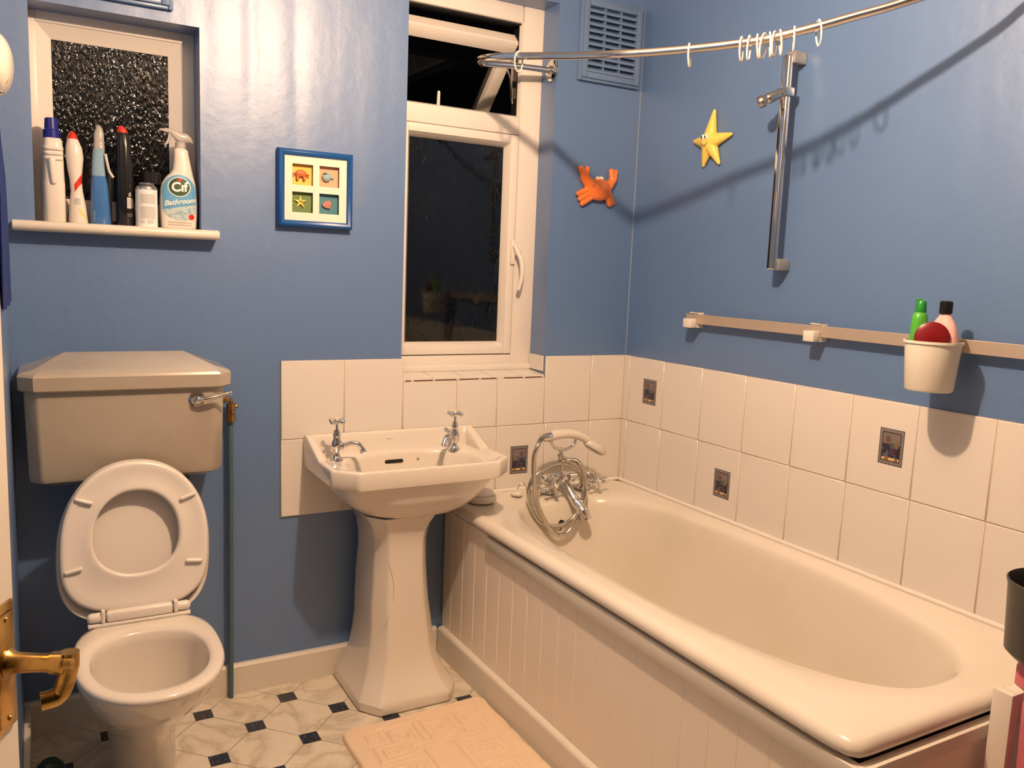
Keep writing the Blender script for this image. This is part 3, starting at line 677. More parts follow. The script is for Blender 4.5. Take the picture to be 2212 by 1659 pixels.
# seat and lid: built flat (u across, v length from hinge), then stood up
HZ, HY = .440, -.312
sdv = V(0, .060, .395).normalized(); sn = V(0, sdv.z, -sdv.y)*-1
if sn.y > 0: sn = -sn
rt = math.radians(-2.2)
def SP(u, v, w): 
    uu = u*math.cos(rt)-(v-.2)*math.sin(rt); vv = u*math.sin(rt)+(v-.2)*math.cos(rt)+.2
    return V(tx-.002+uu*.955, HY, HZ) + sdv*vv*.945 + sn*w
def seat_ring(hw_, v0, v1, w, e0=3.2, e1=2.15, fr=.44):
    out = []; vm = v0+(v1-v0)*fr
    for j in range(n):
        t = 2*PI*j/n; c, s = math.cos(t), math.sin(t); ee, b = (e1, v1-vm) if s >= 0 else (e0, vm-v0)
        th = math.atan2(b*s, hw_*c); cc, ss = math.cos(th), math.sin(th); r = (abs(cc/hw_)**ee+abs(ss/b)**ee)**(-1/ee)
        out.append(SP(r*cc, vm+r*ss, w))
    return out
bm = nb()
loft(bm, [seat_ring(.181, .008, .405, 0), seat_ring(.183, .006, .407, .006), seat_ring(.180, .009, .404, .013), seat_ring(.172, .016, .396, .0155), seat_ring(.160, .030, .385, .012), seat_ring(.124, .085, .345, .012, 2.2), seat_ring(.114, .094, .335, .0155, 2.2), seat_ring(.107, .101, .328, .013, 2.2), seat_ring(.105, .103, .326, .004, 2.2), seat_ring(.107, .101, .328, 0, 2.2)], closed=True)
seat = obj('seat', bm, M['plastic'], tl, angle=60)
for (u, v, a) in ((-.128, .305, -18), (.128, .305, 22), (-.150, .125, 14), (.145, .125, -4)):
    bm = nb(); a = math.radians(a); d = .017
    capsule(bm, SP(u-d*math.cos(a), v-d*math.sin(a), .017), SP(u+d*math.cos(a), v+d*math.sin(a), .017), .0052, .0052, 12); obj('bumper', bm, M['plastic'], seat)
bm = nb()
loft(bm, [seat_ring(.178, -.020, .398, -.036, 3.2), seat_ring(.188, -.026, .408, -.030, 3.2), seat_ring(.190, -.028, .410, -.016, 3.2), seat_ring(.186, -.024, .406, -.004, 3.2), seat_ring(.182, -.018, .402, -.005, 3.2), seat_ring(.176, -.008, .396, -.026, 3.2)])
obj('lid', bm, M['plastic'], tl, angle=60)
bm = nb()
HXC = tx-.001
box(bm, (HXC-.120, -.344, .4215), (HXC+.120, -.302, .4285), .002)
box(bm, (HXC-.078, -.340, .4285), (HXC+.078, -.312, .456), .007, 3)
for s in (-1, 1):
    capsule(bm, (HXC+s*.090, -.326, .442), (HXC+s*.110, -.326, .442), .0125, .0125, 16)
    box(bm, (HXC+s*.085-.005, -.341, .4285), (HXC+s*.085+.005, -.305, .461), .004)
obj('hinge', bm, M['plastic'], tl)

# cistern
cs = thing('toilet_cistern', 'aged greyish-white toilet cistern with sloping lid on the back wall behind the toilet', 'cistern', (-1.743, -.1, .755))
def cis(x0, x1, yf, chx, chy, z, yb=-.001): return [V(x0, yb, z), V(x0, yf+chy, z), V(x0+chx, yf, z), V(x1-chx, yf, z), V(x1, yf+chy, z), V(x1, yb, z)]
bm = nb()
loft(bm, [cis(-1.965, -1.530, -.165, .03, .03, .748), cis(-1.980, -1.515, -.190, .028, .03, .762), cis(-1.9825, -1.512, -.195, .028, .03, .775), cis(-1.988, -1.507, -.199, .028, .03, 1.0)])
bmesh.ops.bevel(bm, geom=[e for e in bm.edges if abs(e.verts[0].co.z-e.verts[1].co.z) > .004 and e.verts[0].co.y < -.05], offset=.006, segments=3, affect='EDGES', profile=.5)
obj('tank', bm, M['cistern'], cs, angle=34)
def cl(x0, x1, yf, chx, chy, z, zb, mx=.105):
    return [V(x0, -.001, z), V(x0, yf+chy, z), V(x0+chx, yf, z), V(x1-chx, yf, z), V(x1, yf+chy, z), V(x1, -.001, z), V(x1-mx, -.001, zb), V(x0+mx, -.001, zb)]
bm = nb()
loft(bm, [cl(-1.994, -1.496, -.207, .034, .036, .996, .996), cl(-1.999, -1.491, -.215, .034, .038, 1.001, 1.001), cl(-2.000, -1.490, -.217, .034, .038, 1.034, 1.060), cl(-1.996, -1.494, -.213, .034, .038, 1.041, 1.066),
          [V(-1.893, -.024, 1.078), V(-1.962, -.172, 1.052), V(-1.948, -.190, 1.0495), V(-1.545, -.190, 1.0495), V(-1.530, -.172, 1.052), V(-1.590, -.024, 1.078), V(-1.597, -.022, 1.0785), V(-1.886, -.022, 1.0785)]])
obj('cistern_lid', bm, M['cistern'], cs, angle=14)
bm = nb(); lathe(bm, [(.001, 0), (.021, 0), (.021, .003), (.014, .009), (.0115, .018), (.001, .022)], (-1.583, -.198, .966), (0, -1, 0), 26)
tube(bm, catmull([(-1.583, -.217, .966), (-1.565, -.222, .968), (-1.535, -.222, .974), (-1.508, -.221, .981), (-1.497, -.221, .982)], 5), [.0062]*10+[.005]*8+[.006]*3, 12)
obj('flush_lever', bm, M['chrome'], cs)
bm = nb(); tube(bm, [(-1.60, -.12, .75), (-1.60, -.12, .42)], .0075, 12); obj('overflow_pipe', bm, M['black'], cs)
bm = nb(); tube(bm, [(-1.742, -.12, .752), (-1.742, -.12, .44), (-1.742, -.12, .345)], .022, 18); obj('flush_pipe', bm, M['plastic'], cs)
# water supply pipe
wp = thing('water_pipe', 'thin blue-green painted pipe with brass valve running from cistern to floor', 'pipe', (-1.462, -.030, 0))
bm = nb(); tube(bm, [(-1.466, -.030, 0), (-1.463, -.030, .88)], .0078, 14); obj('riser', bm, M['copperblue'], wp)
bm = nb(); yv = -.034
tube(bm, [(-1.4625, yv, .868), (-1.4625, yv, .888)], .0135, 8); tube(bm, [(-1.4625, yv, .886), (-1.4625, yv, .912)], .0115, 12); tube(bm, [(-1.4625, yv, .908), (-1.4625, yv, .924)], .0135, 8)
tube(bm, catmull([(-1.4625, yv, .918), (-1.464, yv, .932), (-1.478, yv-.004, .936), (-1.506, yv-.01, .934)], 5), .0065, 12); tube(bm, [(-1.478, yv-.004, .936), (-1.492, yv-.006, .935)], .010, 6)
capsule(bm, (-1.4625, yv-.005, .90), (-1.4625, yv-.02, .90), .005, .004); capsule(bm, (-1.455, yv, .912), (-1.445, yv, .914), .005, .005)
obj('isolating_valve', bm, mat('dull_brass', (.34, .21, .09), .35, metal=1), wp)

# ================================================================ WALL DECORATIONS
def remesh(v): return (('REMESH', dict(mode='VOXEL', voxel_size=v, use_smooth_shade=True)), ('SMOOTH', dict(factor=.5, iterations=3)))
pf = thing('picture_frame', 'blue box frame with four little sea-creature panels on the wall beside the window', 'picture', (-1.21, -.001, 1.445))
X0, X1, Z0, Z1 = -1.323, -1.096, 1.447, 1.673; FW = .019
bm = nb()
frs = [(0, -.0005), (0, -.022), (.003, -.028), (.009, -.031), (.015, -.028), (FW, -.023), (FW, -.0005)]
rings = [[V(X0+d, y, Z0+d), V(X1-d, y, Z0+d), V(X1-d, y, Z1-d), V(X0+d, y, Z1-d)] for d, y in frs]
loft(bm, rings, closed=True); obj('frame', bm, M['frameblue'], pf, angle=50)
a, b, c, d = X0+FW, X1-FW, Z0+FW, Z1-FW; W_, H_ = X1-X0, Z1-Z0
cols = [(X0+W_*.185, X0+W_*.460), (X0+W_*.545, X0+W_*.815)]; rows = [(Z0+H_*.190, Z0+H_*.455), (Z0+H_*.545, Z0+H_*.815)]
bm = nb()
gx = [a, *cols[0], *cols[1], b]; gz = [c, *rows[0], *rows[1], d]
for i in range(5):
    for k in range(5):
        if i in (1, 3) and k in (1, 3): continue
        box(bm, (gx[i], -.021, gz[k]), (gx[i+1], -.0165, gz[k+1]))
bmesh.ops.remove_doubles(bm, verts=bm.verts[:], dist=1e-6)
obj('mount', bm, M['matboard'], pf, smooth=False)
for (i, k, mm, lab) in ((0, 1, 'p_yellow', 'yellow'), (1, 1, 'p_peach', 'peach'), (0, 0, 'p_green', 'green'), (1, 0, 'p_teal', 'teal')):
    bm = nb(); box(bm, (cols[i][0]-.002, -.006, rows[k][0]-.002), (cols[i][1]+.002, -.001, rows[k][1]+.002)); o = obj('backing_panel', bm, M[mm], pf, smooth=False); o['label'] = lab + ' backing panel'
def cc_(i, k): return (cols[i][0]+cols[i][1])/2, (rows[k][0]+rows[k][1])/2
x, z = cc_(0, 1); x -= .003; bm = nb(); ellipsoid(bm, (x, -.011, z+.004), (.017, .007, .011))
for s in (-1, 1):
    capsule(bm, (x+s*.010, -.010, z-.002), (x+s*.010, -.012, z-.013), .005, .0042, 10); capsule(bm, (x+s*.015, -.009, z+.002), (x+s*.024, -.009, z-.007), .0022, .0014, 8); capsule(bm, (x+s*.013, -.009, z+.005), (x+s*.025, -.009, z+.001), .0022, .0014, 8)
o = obj('crab_figure', bm, M['f_crab'], pf); 
x, z = cc_(1, 1); x -= .003; bm = nb(); ellipsoid(bm, (x-.003, -.011, z), (.014, .007, .014)); capsule(bm, (x+.008, -.010, z), (x+.019, -.010, z-.004), .004, .0015, 10); capsule(bm, (x+.016, -.010, z-.003), (x+.021, -.010, z+.005), .002, .0015, 8)
o = obj('fish_figure', bm, M['f_fish'], pf); o['label'] = 'round blue-grey fish'
bm = nb(); ellipsoid(bm, (x-.012, -.0155, z+.009), (.0028, .002, .0028)); ellipsoid(bm, (x-.006, -.0175, z+.0085), (.0025, .002, .0025)); obj('eyes', bm, M['black'], o)
x, z = cc_(0, 0); x -= .004; z += .001; bm = nb()
for k in range(5):
    t = PI/2+2*PI*k/5; L_ = .019 if k else .019; capsule(bm, (x, -.010, z), (x+L_*math.cos(t), -.009, z+L_*math.sin(t)), .0055, .0010, 10)
o = obj('starfish_figure', bm, M['f_star'], pf)
bm = nb(); ellipsoid(bm, (x-.002, -.0155, z+.002), (.002, .0015, .002)); ellipsoid(bm, (x+.003, -.0155, z+.002), (.002, .0015, .002)); obj('eyes', bm, M['black'], o)
x, z = cc_(1, 0); x -= .003; bm = nb(); prism(bm, [(x-.016, z-.002), (x-.004, z+.011), (x+.004, z+.008), (x+.010, z+.014), (x+.011, z+.002), (x+.013, z-.002), (x+.008, z-.006), (x+.009, z-.014), (x-.004, z-.012), (x-.013, z-.008)], 1, -.013, -.006, .002)
o = obj('fish_figure', bm, M['f_pink'], pf); o['label'] = 'pink angular fish'

# crab on the back wall (right of window); plan from the photo, x per px ~ .00135
cb = thing('crab_ornament', 'glossy orange ceramic crab on the wall right of tall window', 'wall ornament', (-.18, -.001, 1.60))
bm = nb(); q = .0015; X, Z, Y = -.177, 1.648, -.012
ellipsoid(bm, (X+.002, -.016, Z-.004), (.055, .023, .040), 32, 18)
def lim(p, r0, r1, a, b, y0=-.014, y1=-.010): capsule(bm, (X+a[0], y0, Z+a[1]), (X+b[0], y1, Z+b[1]), r0*1.22, r1*1.28, 14)
lim(0, .019, .014, (-.035, .010), (-.058, .034)); lim(0, .011, .009, (-.060, .036), (-.076, .064)); lim(0, .010, .007, (-.055, .036), (-.048, .066)); lim(0, .009, .008, (-.066, .045), (-.074, .060))
lim(0, .014, .012, (.043, .008), (.062, .030)); lim(0, .009, .008, (.060, .034), (.057, .066)); lim(0, .009, .007, (.068, .034), (.076, .066))
for dx, dz in ((-.002, .006), (.006, -.012), (.016, -.028)): lim(0, .010, .007, (-.036+dx, -.008+dz*.7), (-.080+dx, -.030+dz))
for dx, dz in ((0, 0), (-.012, -.006)): lim(0, .012, .009, (.042, -.014), (.068+dx, -.044+dz))
obj('body', bm, M['crab'], cb, mods=remesh(.0022))
bm = nb(); ellipsoid(bm, (X-.008, -.020, Z+.034), (.009, .008, .0075)); ellipsoid(bm, (X+.008, -.019, Z+.035), (.009, .008, .0075)); obj('eyes', bm, M['ivory'], cb)
# starfish on the right wall
st = thing('starfish_ornament', 'smiling yellow starfish ornament on the wall above the bath', 'wall ornament', (-.001, -.41, 1.70))
bm = nb(); cy_, cz_ = -.402, 1.786
tips = [(-.409, 1.887), (-.318, 1.797), (-.495, 1.801), (-.372, 1.712), (-.447, 1.713)]
ellipsoid(bm, (-.014, cy_, cz_), (.016, .030, .030))
for ty, tz in tips: 
    d = Vector((ty-cy_, tz-cz_)); 
    capsule(bm, (-.016, cy_+d.x*.12, cz_+d.y*.12), (-.009, ty-d.x*.03, tz-d.y*.03), .0265, .0062, 18)
for v in bm.verts: v.co.x = -.001+(v.co.x+.001)*.85 if v.co.x < -.001 else -.001
obj('body', bm, M['star'], st, mods=remesh(.0022))
bm = nb()
for dy in (.0105, -.006): ellipsoid(bm, (-.0355, cy_+dy, cz_+.014), (.004, .0072, .0088), 18, 12)
e = obj('eyes', bm, M['labelwhite'], st)
bm = nb()
for dy in (.0125, -.004): ellipsoid(bm, (-.0388, cy_+dy, cz_+.013), (.0020, .0036, .0046), 12, 8)
obj('pupils', bm, M['black'], e)
bm = nb(); tube(bm, catmull([(-.0350, cy_+.013, cz_-.006), (-.0362, cy_+.006, cz_-.013), (-.0362, cy_-.003, cz_-.013), (-.0350, cy_-.011, cz_-.005)], 5), .0012, 6); obj('smile', bm, M['darkprint'], st)
# oval plaque on the left wall, towel below it
bm = nb(); ellipsoid(bm, (XL+.004, -.37, 1.738), (.034, .088, .066), 28, 18)
for v in bm.verts: v.co.x = max(v.co.x, XL+.001)
tag(obj('oval_plaque', bm, M['ivory']), 'oval ivory plaque with red marks on the left wall beside the small window', 'plaque')
tw = thing('hanging_towel', 'dark navy towel hanging on the left wall below the oval plaque', 'towel', (XL+.001, -.60, 1.18))
bm = nb(); rings = []
for k in range(15):
    z = 1.655-.43*k/14; f = k/14; y0 = -.40+.26*f; y1 = -.50-.12*f; t = .002+.004*min(1, k/5); r_ = []
    for j in range(24):
        a = 2*PI*j/24; r_.append(V(XL+.001+t*(1+math.cos(a))*(1+.25*math.sin(j*2.1+k*.2)), (y0+y1)/2+(y0-y1)/2*math.sin(a), z))
    rings.append(r_)
loft(bm, rings); obj('cloth', bm, M['towel'], tw)
bm = nb(); capsule(bm, (XL+.001, -.46, 1.655), (XL+.014, -.46, 1.667), .005, .006); obj('hook', bm, M['chrome'], tw)

# ================================================================ SHOWER RAIL AND HOOKS
RAIL = [(-.368, .026, 2.035), (-0.453, 0.017, 2.03), (-0.555, -0.004, 2.02), (-0.629, -0.026, 2.009), (-0.682, -0.051, 2.0), (-0.713, -0.095, 1.995), (-0.721, -0.151, 1.99), (-0.717, -0.21, 1.982), (-0.694, -0.315, 1.968), (-0.660, -0.411, 1.955), (-0.634, -0.522, 1.938), (-0.603, -0.665, 1.919), (-0.552, -0.750, 1.915), (-0.494, -0.837, 1.915), (-0.447, -0.922, 1.915), (-0.404, -0.994, 1.918), (-0.372, -1.051, 1.926), (-0.335, -1.110, 1.937), (-0.293, -1.172, 1.952), (-0.255, -1.23, 1.965), (-0.222, -1.282, 1.979), (-0.184, -1.333, 1.993), (-0.140, -1.376, 2.009), (-.08, -1.435, 2.025), (-.012, -1.50, 2.045)]
rl = thing('shower_curtain_rail', 'curved chrome shower curtain rail running from window reveal over bath', 'curtain rail', (-.366, .032, 2.03))
bm = nb(); tube(bm, catmull(RAIL, 6), .0105, 18); obj('rail', bm, mat('rail_chrome', (.80, .74, .68), .16, metal=1), rl)
bm = nb(); lathe(bm, [(.001, 0), (.036, 0), (.036, .006), (.030, .009), (.016, .010), (.0155, .022), (.001, .022)], (-.366, .026, 2.035), (-1, 0, 0), 32); obj('wall_flange', bm, M['chrome'], rl)
bm = nb(); lathe(bm, [(.001, 0), (.036, 0), (.036, .006), (.030, .009), (.016, .010), (.0155, .022), (.001, .022)], (-.001, -1.512, 2.047), (-1, .3, 0), 32); obj('wall_flange', bm, M['chrome'], rl)
hooks = [(-0.694, -0.315, 1.968), (-0.492, -0.837, 1.915), (-0.430, -0.956, 1.916), (-0.421, -0.972, 1.917), (-0.411, -0.990, 1.918), (-0.403, -1.003, 1.919), (-0.396, -1.014, 1.92), (-0.390, -1.024, 1.921), (-0.383, -1.034, 1.923), (-0.366, -1.061, 1.928), (-0.338, -1.108, 1.937)]
M['hookclear'] = mat('clear_hook_plastic', (.85, .78, .70), .2, trans=.3)
def hook_mesh(m_, ang, tilt):
    pts = []; q = Matrix.Rotation(ang, 3, 'Z') @ Matrix.Rotation(tilt, 3, 'X')
    for k in range(33):
        t = PI*.62 + 2*PI*.94*k/32; x = .0165*math.cos(t); z = .029*math.sin(t)-.0155
        pts.append(q @ V(x, 0, z))
    bm = nb(); tube(bm, pts, .0023, 8); return bm
lab = ['clear plastic curtain ring on the rail nearest the window flange', 'single clear curtain ring between the window and the ring cluster', 'opaque white curtain ring at the left end of the ring cluster', 'second opaque white curtain ring at the left of the cluster',
       None, None, None, None, None, 'clear curtain ring hanging in front of the shower bar top', 'lone clear curtain ring furthest right on the rail']
for k, hpt in enumerate(hooks):
    i = min(range(len(RAIL)), key=lambda j: (Vector(RAIL[j])-Vector(hpt)).length); t = Vector(RAIL[min(i+1, len(RAIL)-1)])-Vector(RAIL[max(i-1, 0)])
    ang = math.atan2(t.y, t.x)-PI/2 + (0, .1, 0, .05, .1, -.2, .3, -.1, .35, .25, .5)[k]
    bm = hook_mesh(None, ang, (0, .05, .02, -.02, .1, -.1, .1, 0, .12, .03, .1)[k]); bmesh.ops.translate(bm, verts=bm.verts[:], vec=Vector(hpt))
    o = obj('curtain_ring', bm, M['plastic'] if k in (2, 3) else M['hookclear'])
    if lab[k]: tag(o, lab[k], 'curtain ring')
    else: tag(o, 'one of the clear curtain rings bunched together on the rail beside the shower bar', 'curtain ring', 'bunched clear curtain rings')

# ================================================================ SHOWER RISER BAR
rb = thing('shower_slide_bar', 'vertical chrome shower slide bar with bracket on right wall', 'shower bar', (-.04, -.755, 1.375))
bm = nb(); box(bm, (-.066, -.7685, 1.374), (-.048, -.7385, 1.985), .006, 3); bar = obj('bar', bm, M['chrome'], rb)
M['greychrome'] = mat('grey_satin_plastic', (.42, .40, .38), .3, metal=.5)
for z in (1.374, 1.962):
    bm = nb(); box(bm, (-.0485, -.772, z), (-.0008, -.738, z+.034), .003); obj('wall_bracket', bm, M['greychrome'], rb)
bm = nb(); box(bm, (-.074, -.776, 1.868), (-.042, -.731, 1.893), .004)
capsule(bm, (-.066, -.750, 1.880), (-.100, -.735, 1.862), .012, .016, 20)
obj('slider', bm, M['chrome'], rb)
bm = nb(); lathe(bm, [(.001, 0), (.0155, 0), (.0175, .004), (.0175, .014), (.012, .021), (.001, .022)], (-.110, -.728, 1.855), (-.8, .55, -.35), 24); obj('knob', bm, M['dullchrome'], rb)

# ================================================================ ACCESSORY RAIL + BUCKET
ar = thing('accessory_rail', 'flat metal towel rail with white square brackets on the wall above bath', 'towel rail', (-.02, -1.0, 1.18))
bm = nb(); box(bm, (-.030, -1.66, 1.1905), (-.0275, -.362, 1.2225), .0008, 1); obj('rail', bm, M['alu'], ar)
for y in (-.398, -.910, -1.545):
    bm = nb(); box(bm, (-.0272, y-.020, 1.184), (-.0008, y+.018, 1.2285), .002); box(bm, (-.058, y-.020, 1.177), (-.0306, y+.018, 1.2075), .003); box(bm, (-.0306, y-.0198, 1.1772), (-.001, y+.0178, 1.1895)); box(bm, (-.0306, y-.0198, 1.2255), (-.001, y+.0178, 1.2285))
    obj('bracket', bm, M['plastic'], ar)
bk = thing('hanging_bucket', 'small cream plastic bucket hooked on the metal wall rail', 'bucket', (-.102, -1.333, 1.10))
bxc, byc = -.1015, -1.322
bm = nb(); lathe(bm, [(.001, 0), (.050, 0), (.0535, .004), (.062, .112), (.0655, .113), (.0655, .119), (.0615, .119), (.0595, .112), (.0515, .007), (.001, .005)], (bxc, byc, 1.098), n=48); obj('pail', bm, M['cream_plastic'], bk)
bm = nb(); box(bm, (-.043, byc-.022, 1.212), (-.024, byc+.022, 1.226), .002); box(bm, (-.0268, byc-.022, 1.186), (-.024, byc+.022, 1.226), .0008, 1)
obj('hook', bm, M['cream_plastic'], bk)
def bottle(name, secs, c, n=32, e=2.4):
    """secs: z, rx, ry, dx"""
    bm = nb(); loft(bm, [superell(c[0]+(s[3] if len(s) > 3 else 0), c[1]+(s[4] if len(s) > 4 else 0), s[1], s[2], (s[5] if len(s) > 5 else e), c[2]+s[0], n) for s in secs]); return bm
t = thing('shampoo_bottle', 'slim green bottle with dark green cap standing in the bucket', 'bottle', (-.105, -1.288, 1.105))
bm = bottle('b', [(0, .015, .015), (.004, .017, .017), (.03, .020, .018), (.126, .020, .018), (.141, .017, .016), (.147, .012, .012)], (-.105, -1.283, 1.135), e=2); obj('body', bm, M['green'], t)
bm = bottle('c', [(0, .012, .0125), (.004, .0125, .013), (.022, .0115, .012), (.028, .008, .010), (.030, .003, .003)], (-.105, -1.283, 1.281), e=2); capsule(bm, (-.105, -1.279, 1.309), (-.107, -1.275, 1.312), .0052, .005); obj('cap', bm, M['darkgreen_cap'], t)
t = thing('shampoo_bottle', 'pale pink bottle with black flip cap standing in the bucket', 'bottle', (-.085, -1.352, 1.105))
bm = bottle('b', [(0, .017, .030), (.004, .020, .034), (.11, .021, .035), (.135, .020, .033), (.155, .016, .025), (.172, .010, .013), (.178, .009, .010)], (-.088, -1.336, 1.106), e=2.3); obj('body', bm, M['pinkclear'], t)
bm = bottle('c', [(0, .0135, .0135), (.003, .0145, .0145), (.027, .0145, .0145), (.030, .012, .012)], (-.088, -1.336, 1.282), e=2); obj('cap', bm, M['black'], t)
bm = nb(); lathe(bm, [(.001, 0), (.035, 0), (.038, .004), (.038, .014), (.027, .020), (.001, .021)], (-.120, -1.328, 1.224), (-.72, -.60, .05), 36)
tag(obj('round_scrubber', bm, M['darkred']), 'round dark red plastic scrubber tucked into the cream bucket', 'scrubber')

# ================================================================ BOTTLES ON THE WINDOW BOARD
ZS = 1.4227
# 1: white bottle with navy cap
t = thing('bleach_bottle', 'white handled bottle with navy blue cap at left end of window board', 'bottle', (-1.901, .048, ZS))
bm = bottle('b', [(0, .024, .028), (.004, .0265, .031), (.10, .0265, .031), (.112, .0255, .030), (.13, .025, .030), (.165, .0245, .030), (.19, .024, .029), (.210, .0225, .026), (.219, .0205, .021)], (-1.901, .048, ZS), e=3)
for k in range(3): 
    z = .166+.013*k; loft(bm, [superell(-1.9015, .047, .0225, .032, 4, ZS+z-.005, 32), superell(-1.9015, .047, .0245, .0335, 4, ZS+z-.002, 32), superell(-1.9015, .047, .0245, .0335, 4, ZS+z+.002, 32), superell(-1.9015, .047, .0225, .032, 4, ZS+z+.005, 32)])
obj('body', bm, M['plastic'], t)
bm = nb(); capsule(bm, (-1.902, .016, ZS+.105), (-1.905, .016, ZS+.160), .0075, .009, 16); obj('handle_rib', bm, M['plastic'], t)
bm = bottle('c', [(0, .0205, .020), (.020, .0205, .020), (.023, .017, .017), (.050, .0155, .0155), (.052, .013, .013)], (-1.903, .048, ZS+.2195), e=2); obj('cap', bm, M['navy'], t)
# 2: white curved bottle with red cap
t = thing('cleaner_bottle', 'white curvy bottle with red cap and red stripe on window board', 'bottle', (-1.846, .047, ZS))
bsec = [(0, .022, .022, .001), (.004, .0235, .024, .001), (.05, .020, .022, .0), (.085, .015, .020, -.001), (.115, .0145, .020, -.003), (.145, .0185, .023, -.004), (.175, .0215, .025, -.004), (.200, .0195, .023, -.005), (.216, .0150, .018, -.007), (.222, .0135, .015, -.008)]
bm = bottle('b', bsec, (-1.846, .047, ZS), e=2.2); obj('body', bm, M['plastic'], t)
bm = bottle('c', [(0, .0138, .0155), (.010, .011, .013), (.018, .006, .009), (.022, .002, .003)], (-1.854, .047, ZS+.2222), e=2); obj('cap', bm, M['red'], t)
def surf(secs, c, x, z, eps, e=2.2):
    """front (room-side) surface y of a sectioned bottle at x,z"""
    h = z-c[2]
    for p, q in zip(secs[:-1], secs[1:]):
        if p[0] <= h <= q[0]:
            k = (h-p[0])/(q[0]-p[0]); rx = p[1]+(q[1]-p[1])*k; ry = p[2]+(q[2]-p[2])*k; dx = (p[3] if len(p) > 3 else 0)*(1-k)+(q[3] if len(q) > 3 else 0)*k
            u = min(abs((x-c[0]-dx)/rx), .995); return c[1]-ry*(1-u**e)**(1/e)-eps
    return c[1]-.02
def patch(poly, secs, c, eps, e=2.2, step=.002):
    """a label cut to polygon poly (x,z), laid on the bottle front"""
    xs = [p[0] for p in poly]; zs = [p[1] for p in poly]; bm = nb()
    vs = [bm.verts.new((x, 0, z)) for x, z in poly]; bm.faces.new(vs)
    a = min(xs)
    while a < max(xs): bmesh.ops.bisect_plane(bm, geom=bm.verts[:]+bm.edges[:]+bm.faces[:], plane_co=(a, 0, 0), plane_no=(1, 0, 0)); a += step
    b = min(zs)
    while b < max(zs): bmesh.ops.bisect_plane(bm, geom=bm.verts[:]+bm.edges[:]+bm.faces[:], plane_co=(0, 0, b), plane_no=(0, 0, 1)); b += step*2
    for v in bm.verts: v.co.y = surf(secs, c, v.co.x, v.co.z, eps, e)
    g = bmesh.ops.extrude_face_region(bm, geom=bm.faces[:])
    for v in [k for k in g['geom'] if isinstance(k, bmesh.types.BMVert)]: v.co.y += eps*.8
    return bm
def rect(x0, x1, z0, z1): return [(x0, z0), (x1, z0), (x1, z1), (x0, z1)]
def elli(cx, cz, a, b, n=28): return [(cx+a*math.cos(2*PI*k/n), cz+b*math.sin(2*PI*k/n)) for k in range(n)]
c2 = (-1.846, .047, ZS)
obj('red_stripe', patch([(-1.8530, ZS+.083), (-1.8535, ZS+.103), (-1.8320, ZS+.135), (-1.8345, ZS+.108)], bsec, c2, .0006), M['red'], t)
obj('barcode_label', patch(rect(-1.8560, -1.8380, ZS+.048, ZS+.069), bsec, c2, .0006), M['labelwhite'], t)
def lines(bmout, xs0, xs1, z0, z1, k, secs, c, eps, th=.45, e=2.2):
    h = (z1-z0)/k
    for i in range(k):
        b_ = patch(rect(xs0, xs1, z0+h*i, z0+h*(i+th)), secs, c, eps, e, .003); me = bpy.data.meshes.new('t'); b_.to_mesh(me); b_.free(); bmout.from_mesh(me); bpy.data.meshes.remove(me)
bm = nb(); lines(bm, -1.8552, -1.8388, ZS+.0495, ZS+.068, 7, bsec, c2, .0012); obj('barcode', bm, M['labelgrey'], t)
obj('yellow_flash', patch([(-1.846, ZS+.038), (-1.842, ZS+.040), (-1.826, ZS+.012), (-1.828, ZS+.010)], bsec, c2, .0006), M['yellow'], t)
# 3: clear bottle of blue liquid with folded trigger
t = thing('spray_bottle', 'transparent spray bottle of blue liquid with clear nozzle on window board', 'bottle', (-1.790, .046, ZS))
b3 = [(0, .024, .022, 0), (.004, .0262, .024, 0), (.05, .0245, .023, -.001), (.095, .0225, .021, -.0015), (.110, .0215, .020, -.002), (.130, .0180, .018, -.003)]
obj('body', bottle('b', b3, (-1.790, .046, ZS)), M['blueliquid'], t)
bm = bottle('n', [(0, .0180, .018, -.003), (.030, .0165, .016, -.003), (.058, .0150, .015, -.002), (.072, .0148, .0148, -.001)], (-1.790, .046, ZS+.1302)); obj('neck', bm, mat('pale_blue_clear', (.35, .55, .72), .15, trans=.3), t)
bm = bottle('n', [(0, .0135, .0135), (.012, .0135, .0135), (.013, .0128, .0128), (.018, .0128, .0128), (.040, .0125, .012, .0), (.055, .0085, .009, .001), (.062, .004, .006, -.003)], (-1.790, .046, ZS+.2025), e=2.6); obj('nozzle', bm, M['clear'], t)
obj('side_label', patch([(-1.8145, ZS+.002), (-1.805, ZS+.002), (-1.806, ZS+.035), (-1.8135, ZS+.030)], b3, (-1.790, .046, ZS), .0006), M['labelwhite'], t)
bm = nb(); tube(bm, catmull([(-1.776, .030, ZS+.190), (-1.772, .026, ZS+.165), (-1.768, .024, ZS+.145), (-1.758, .022, ZS+.128)], 5), .0035, 8, sq=.4); obj('label_edge', bm, M['clear'], t)
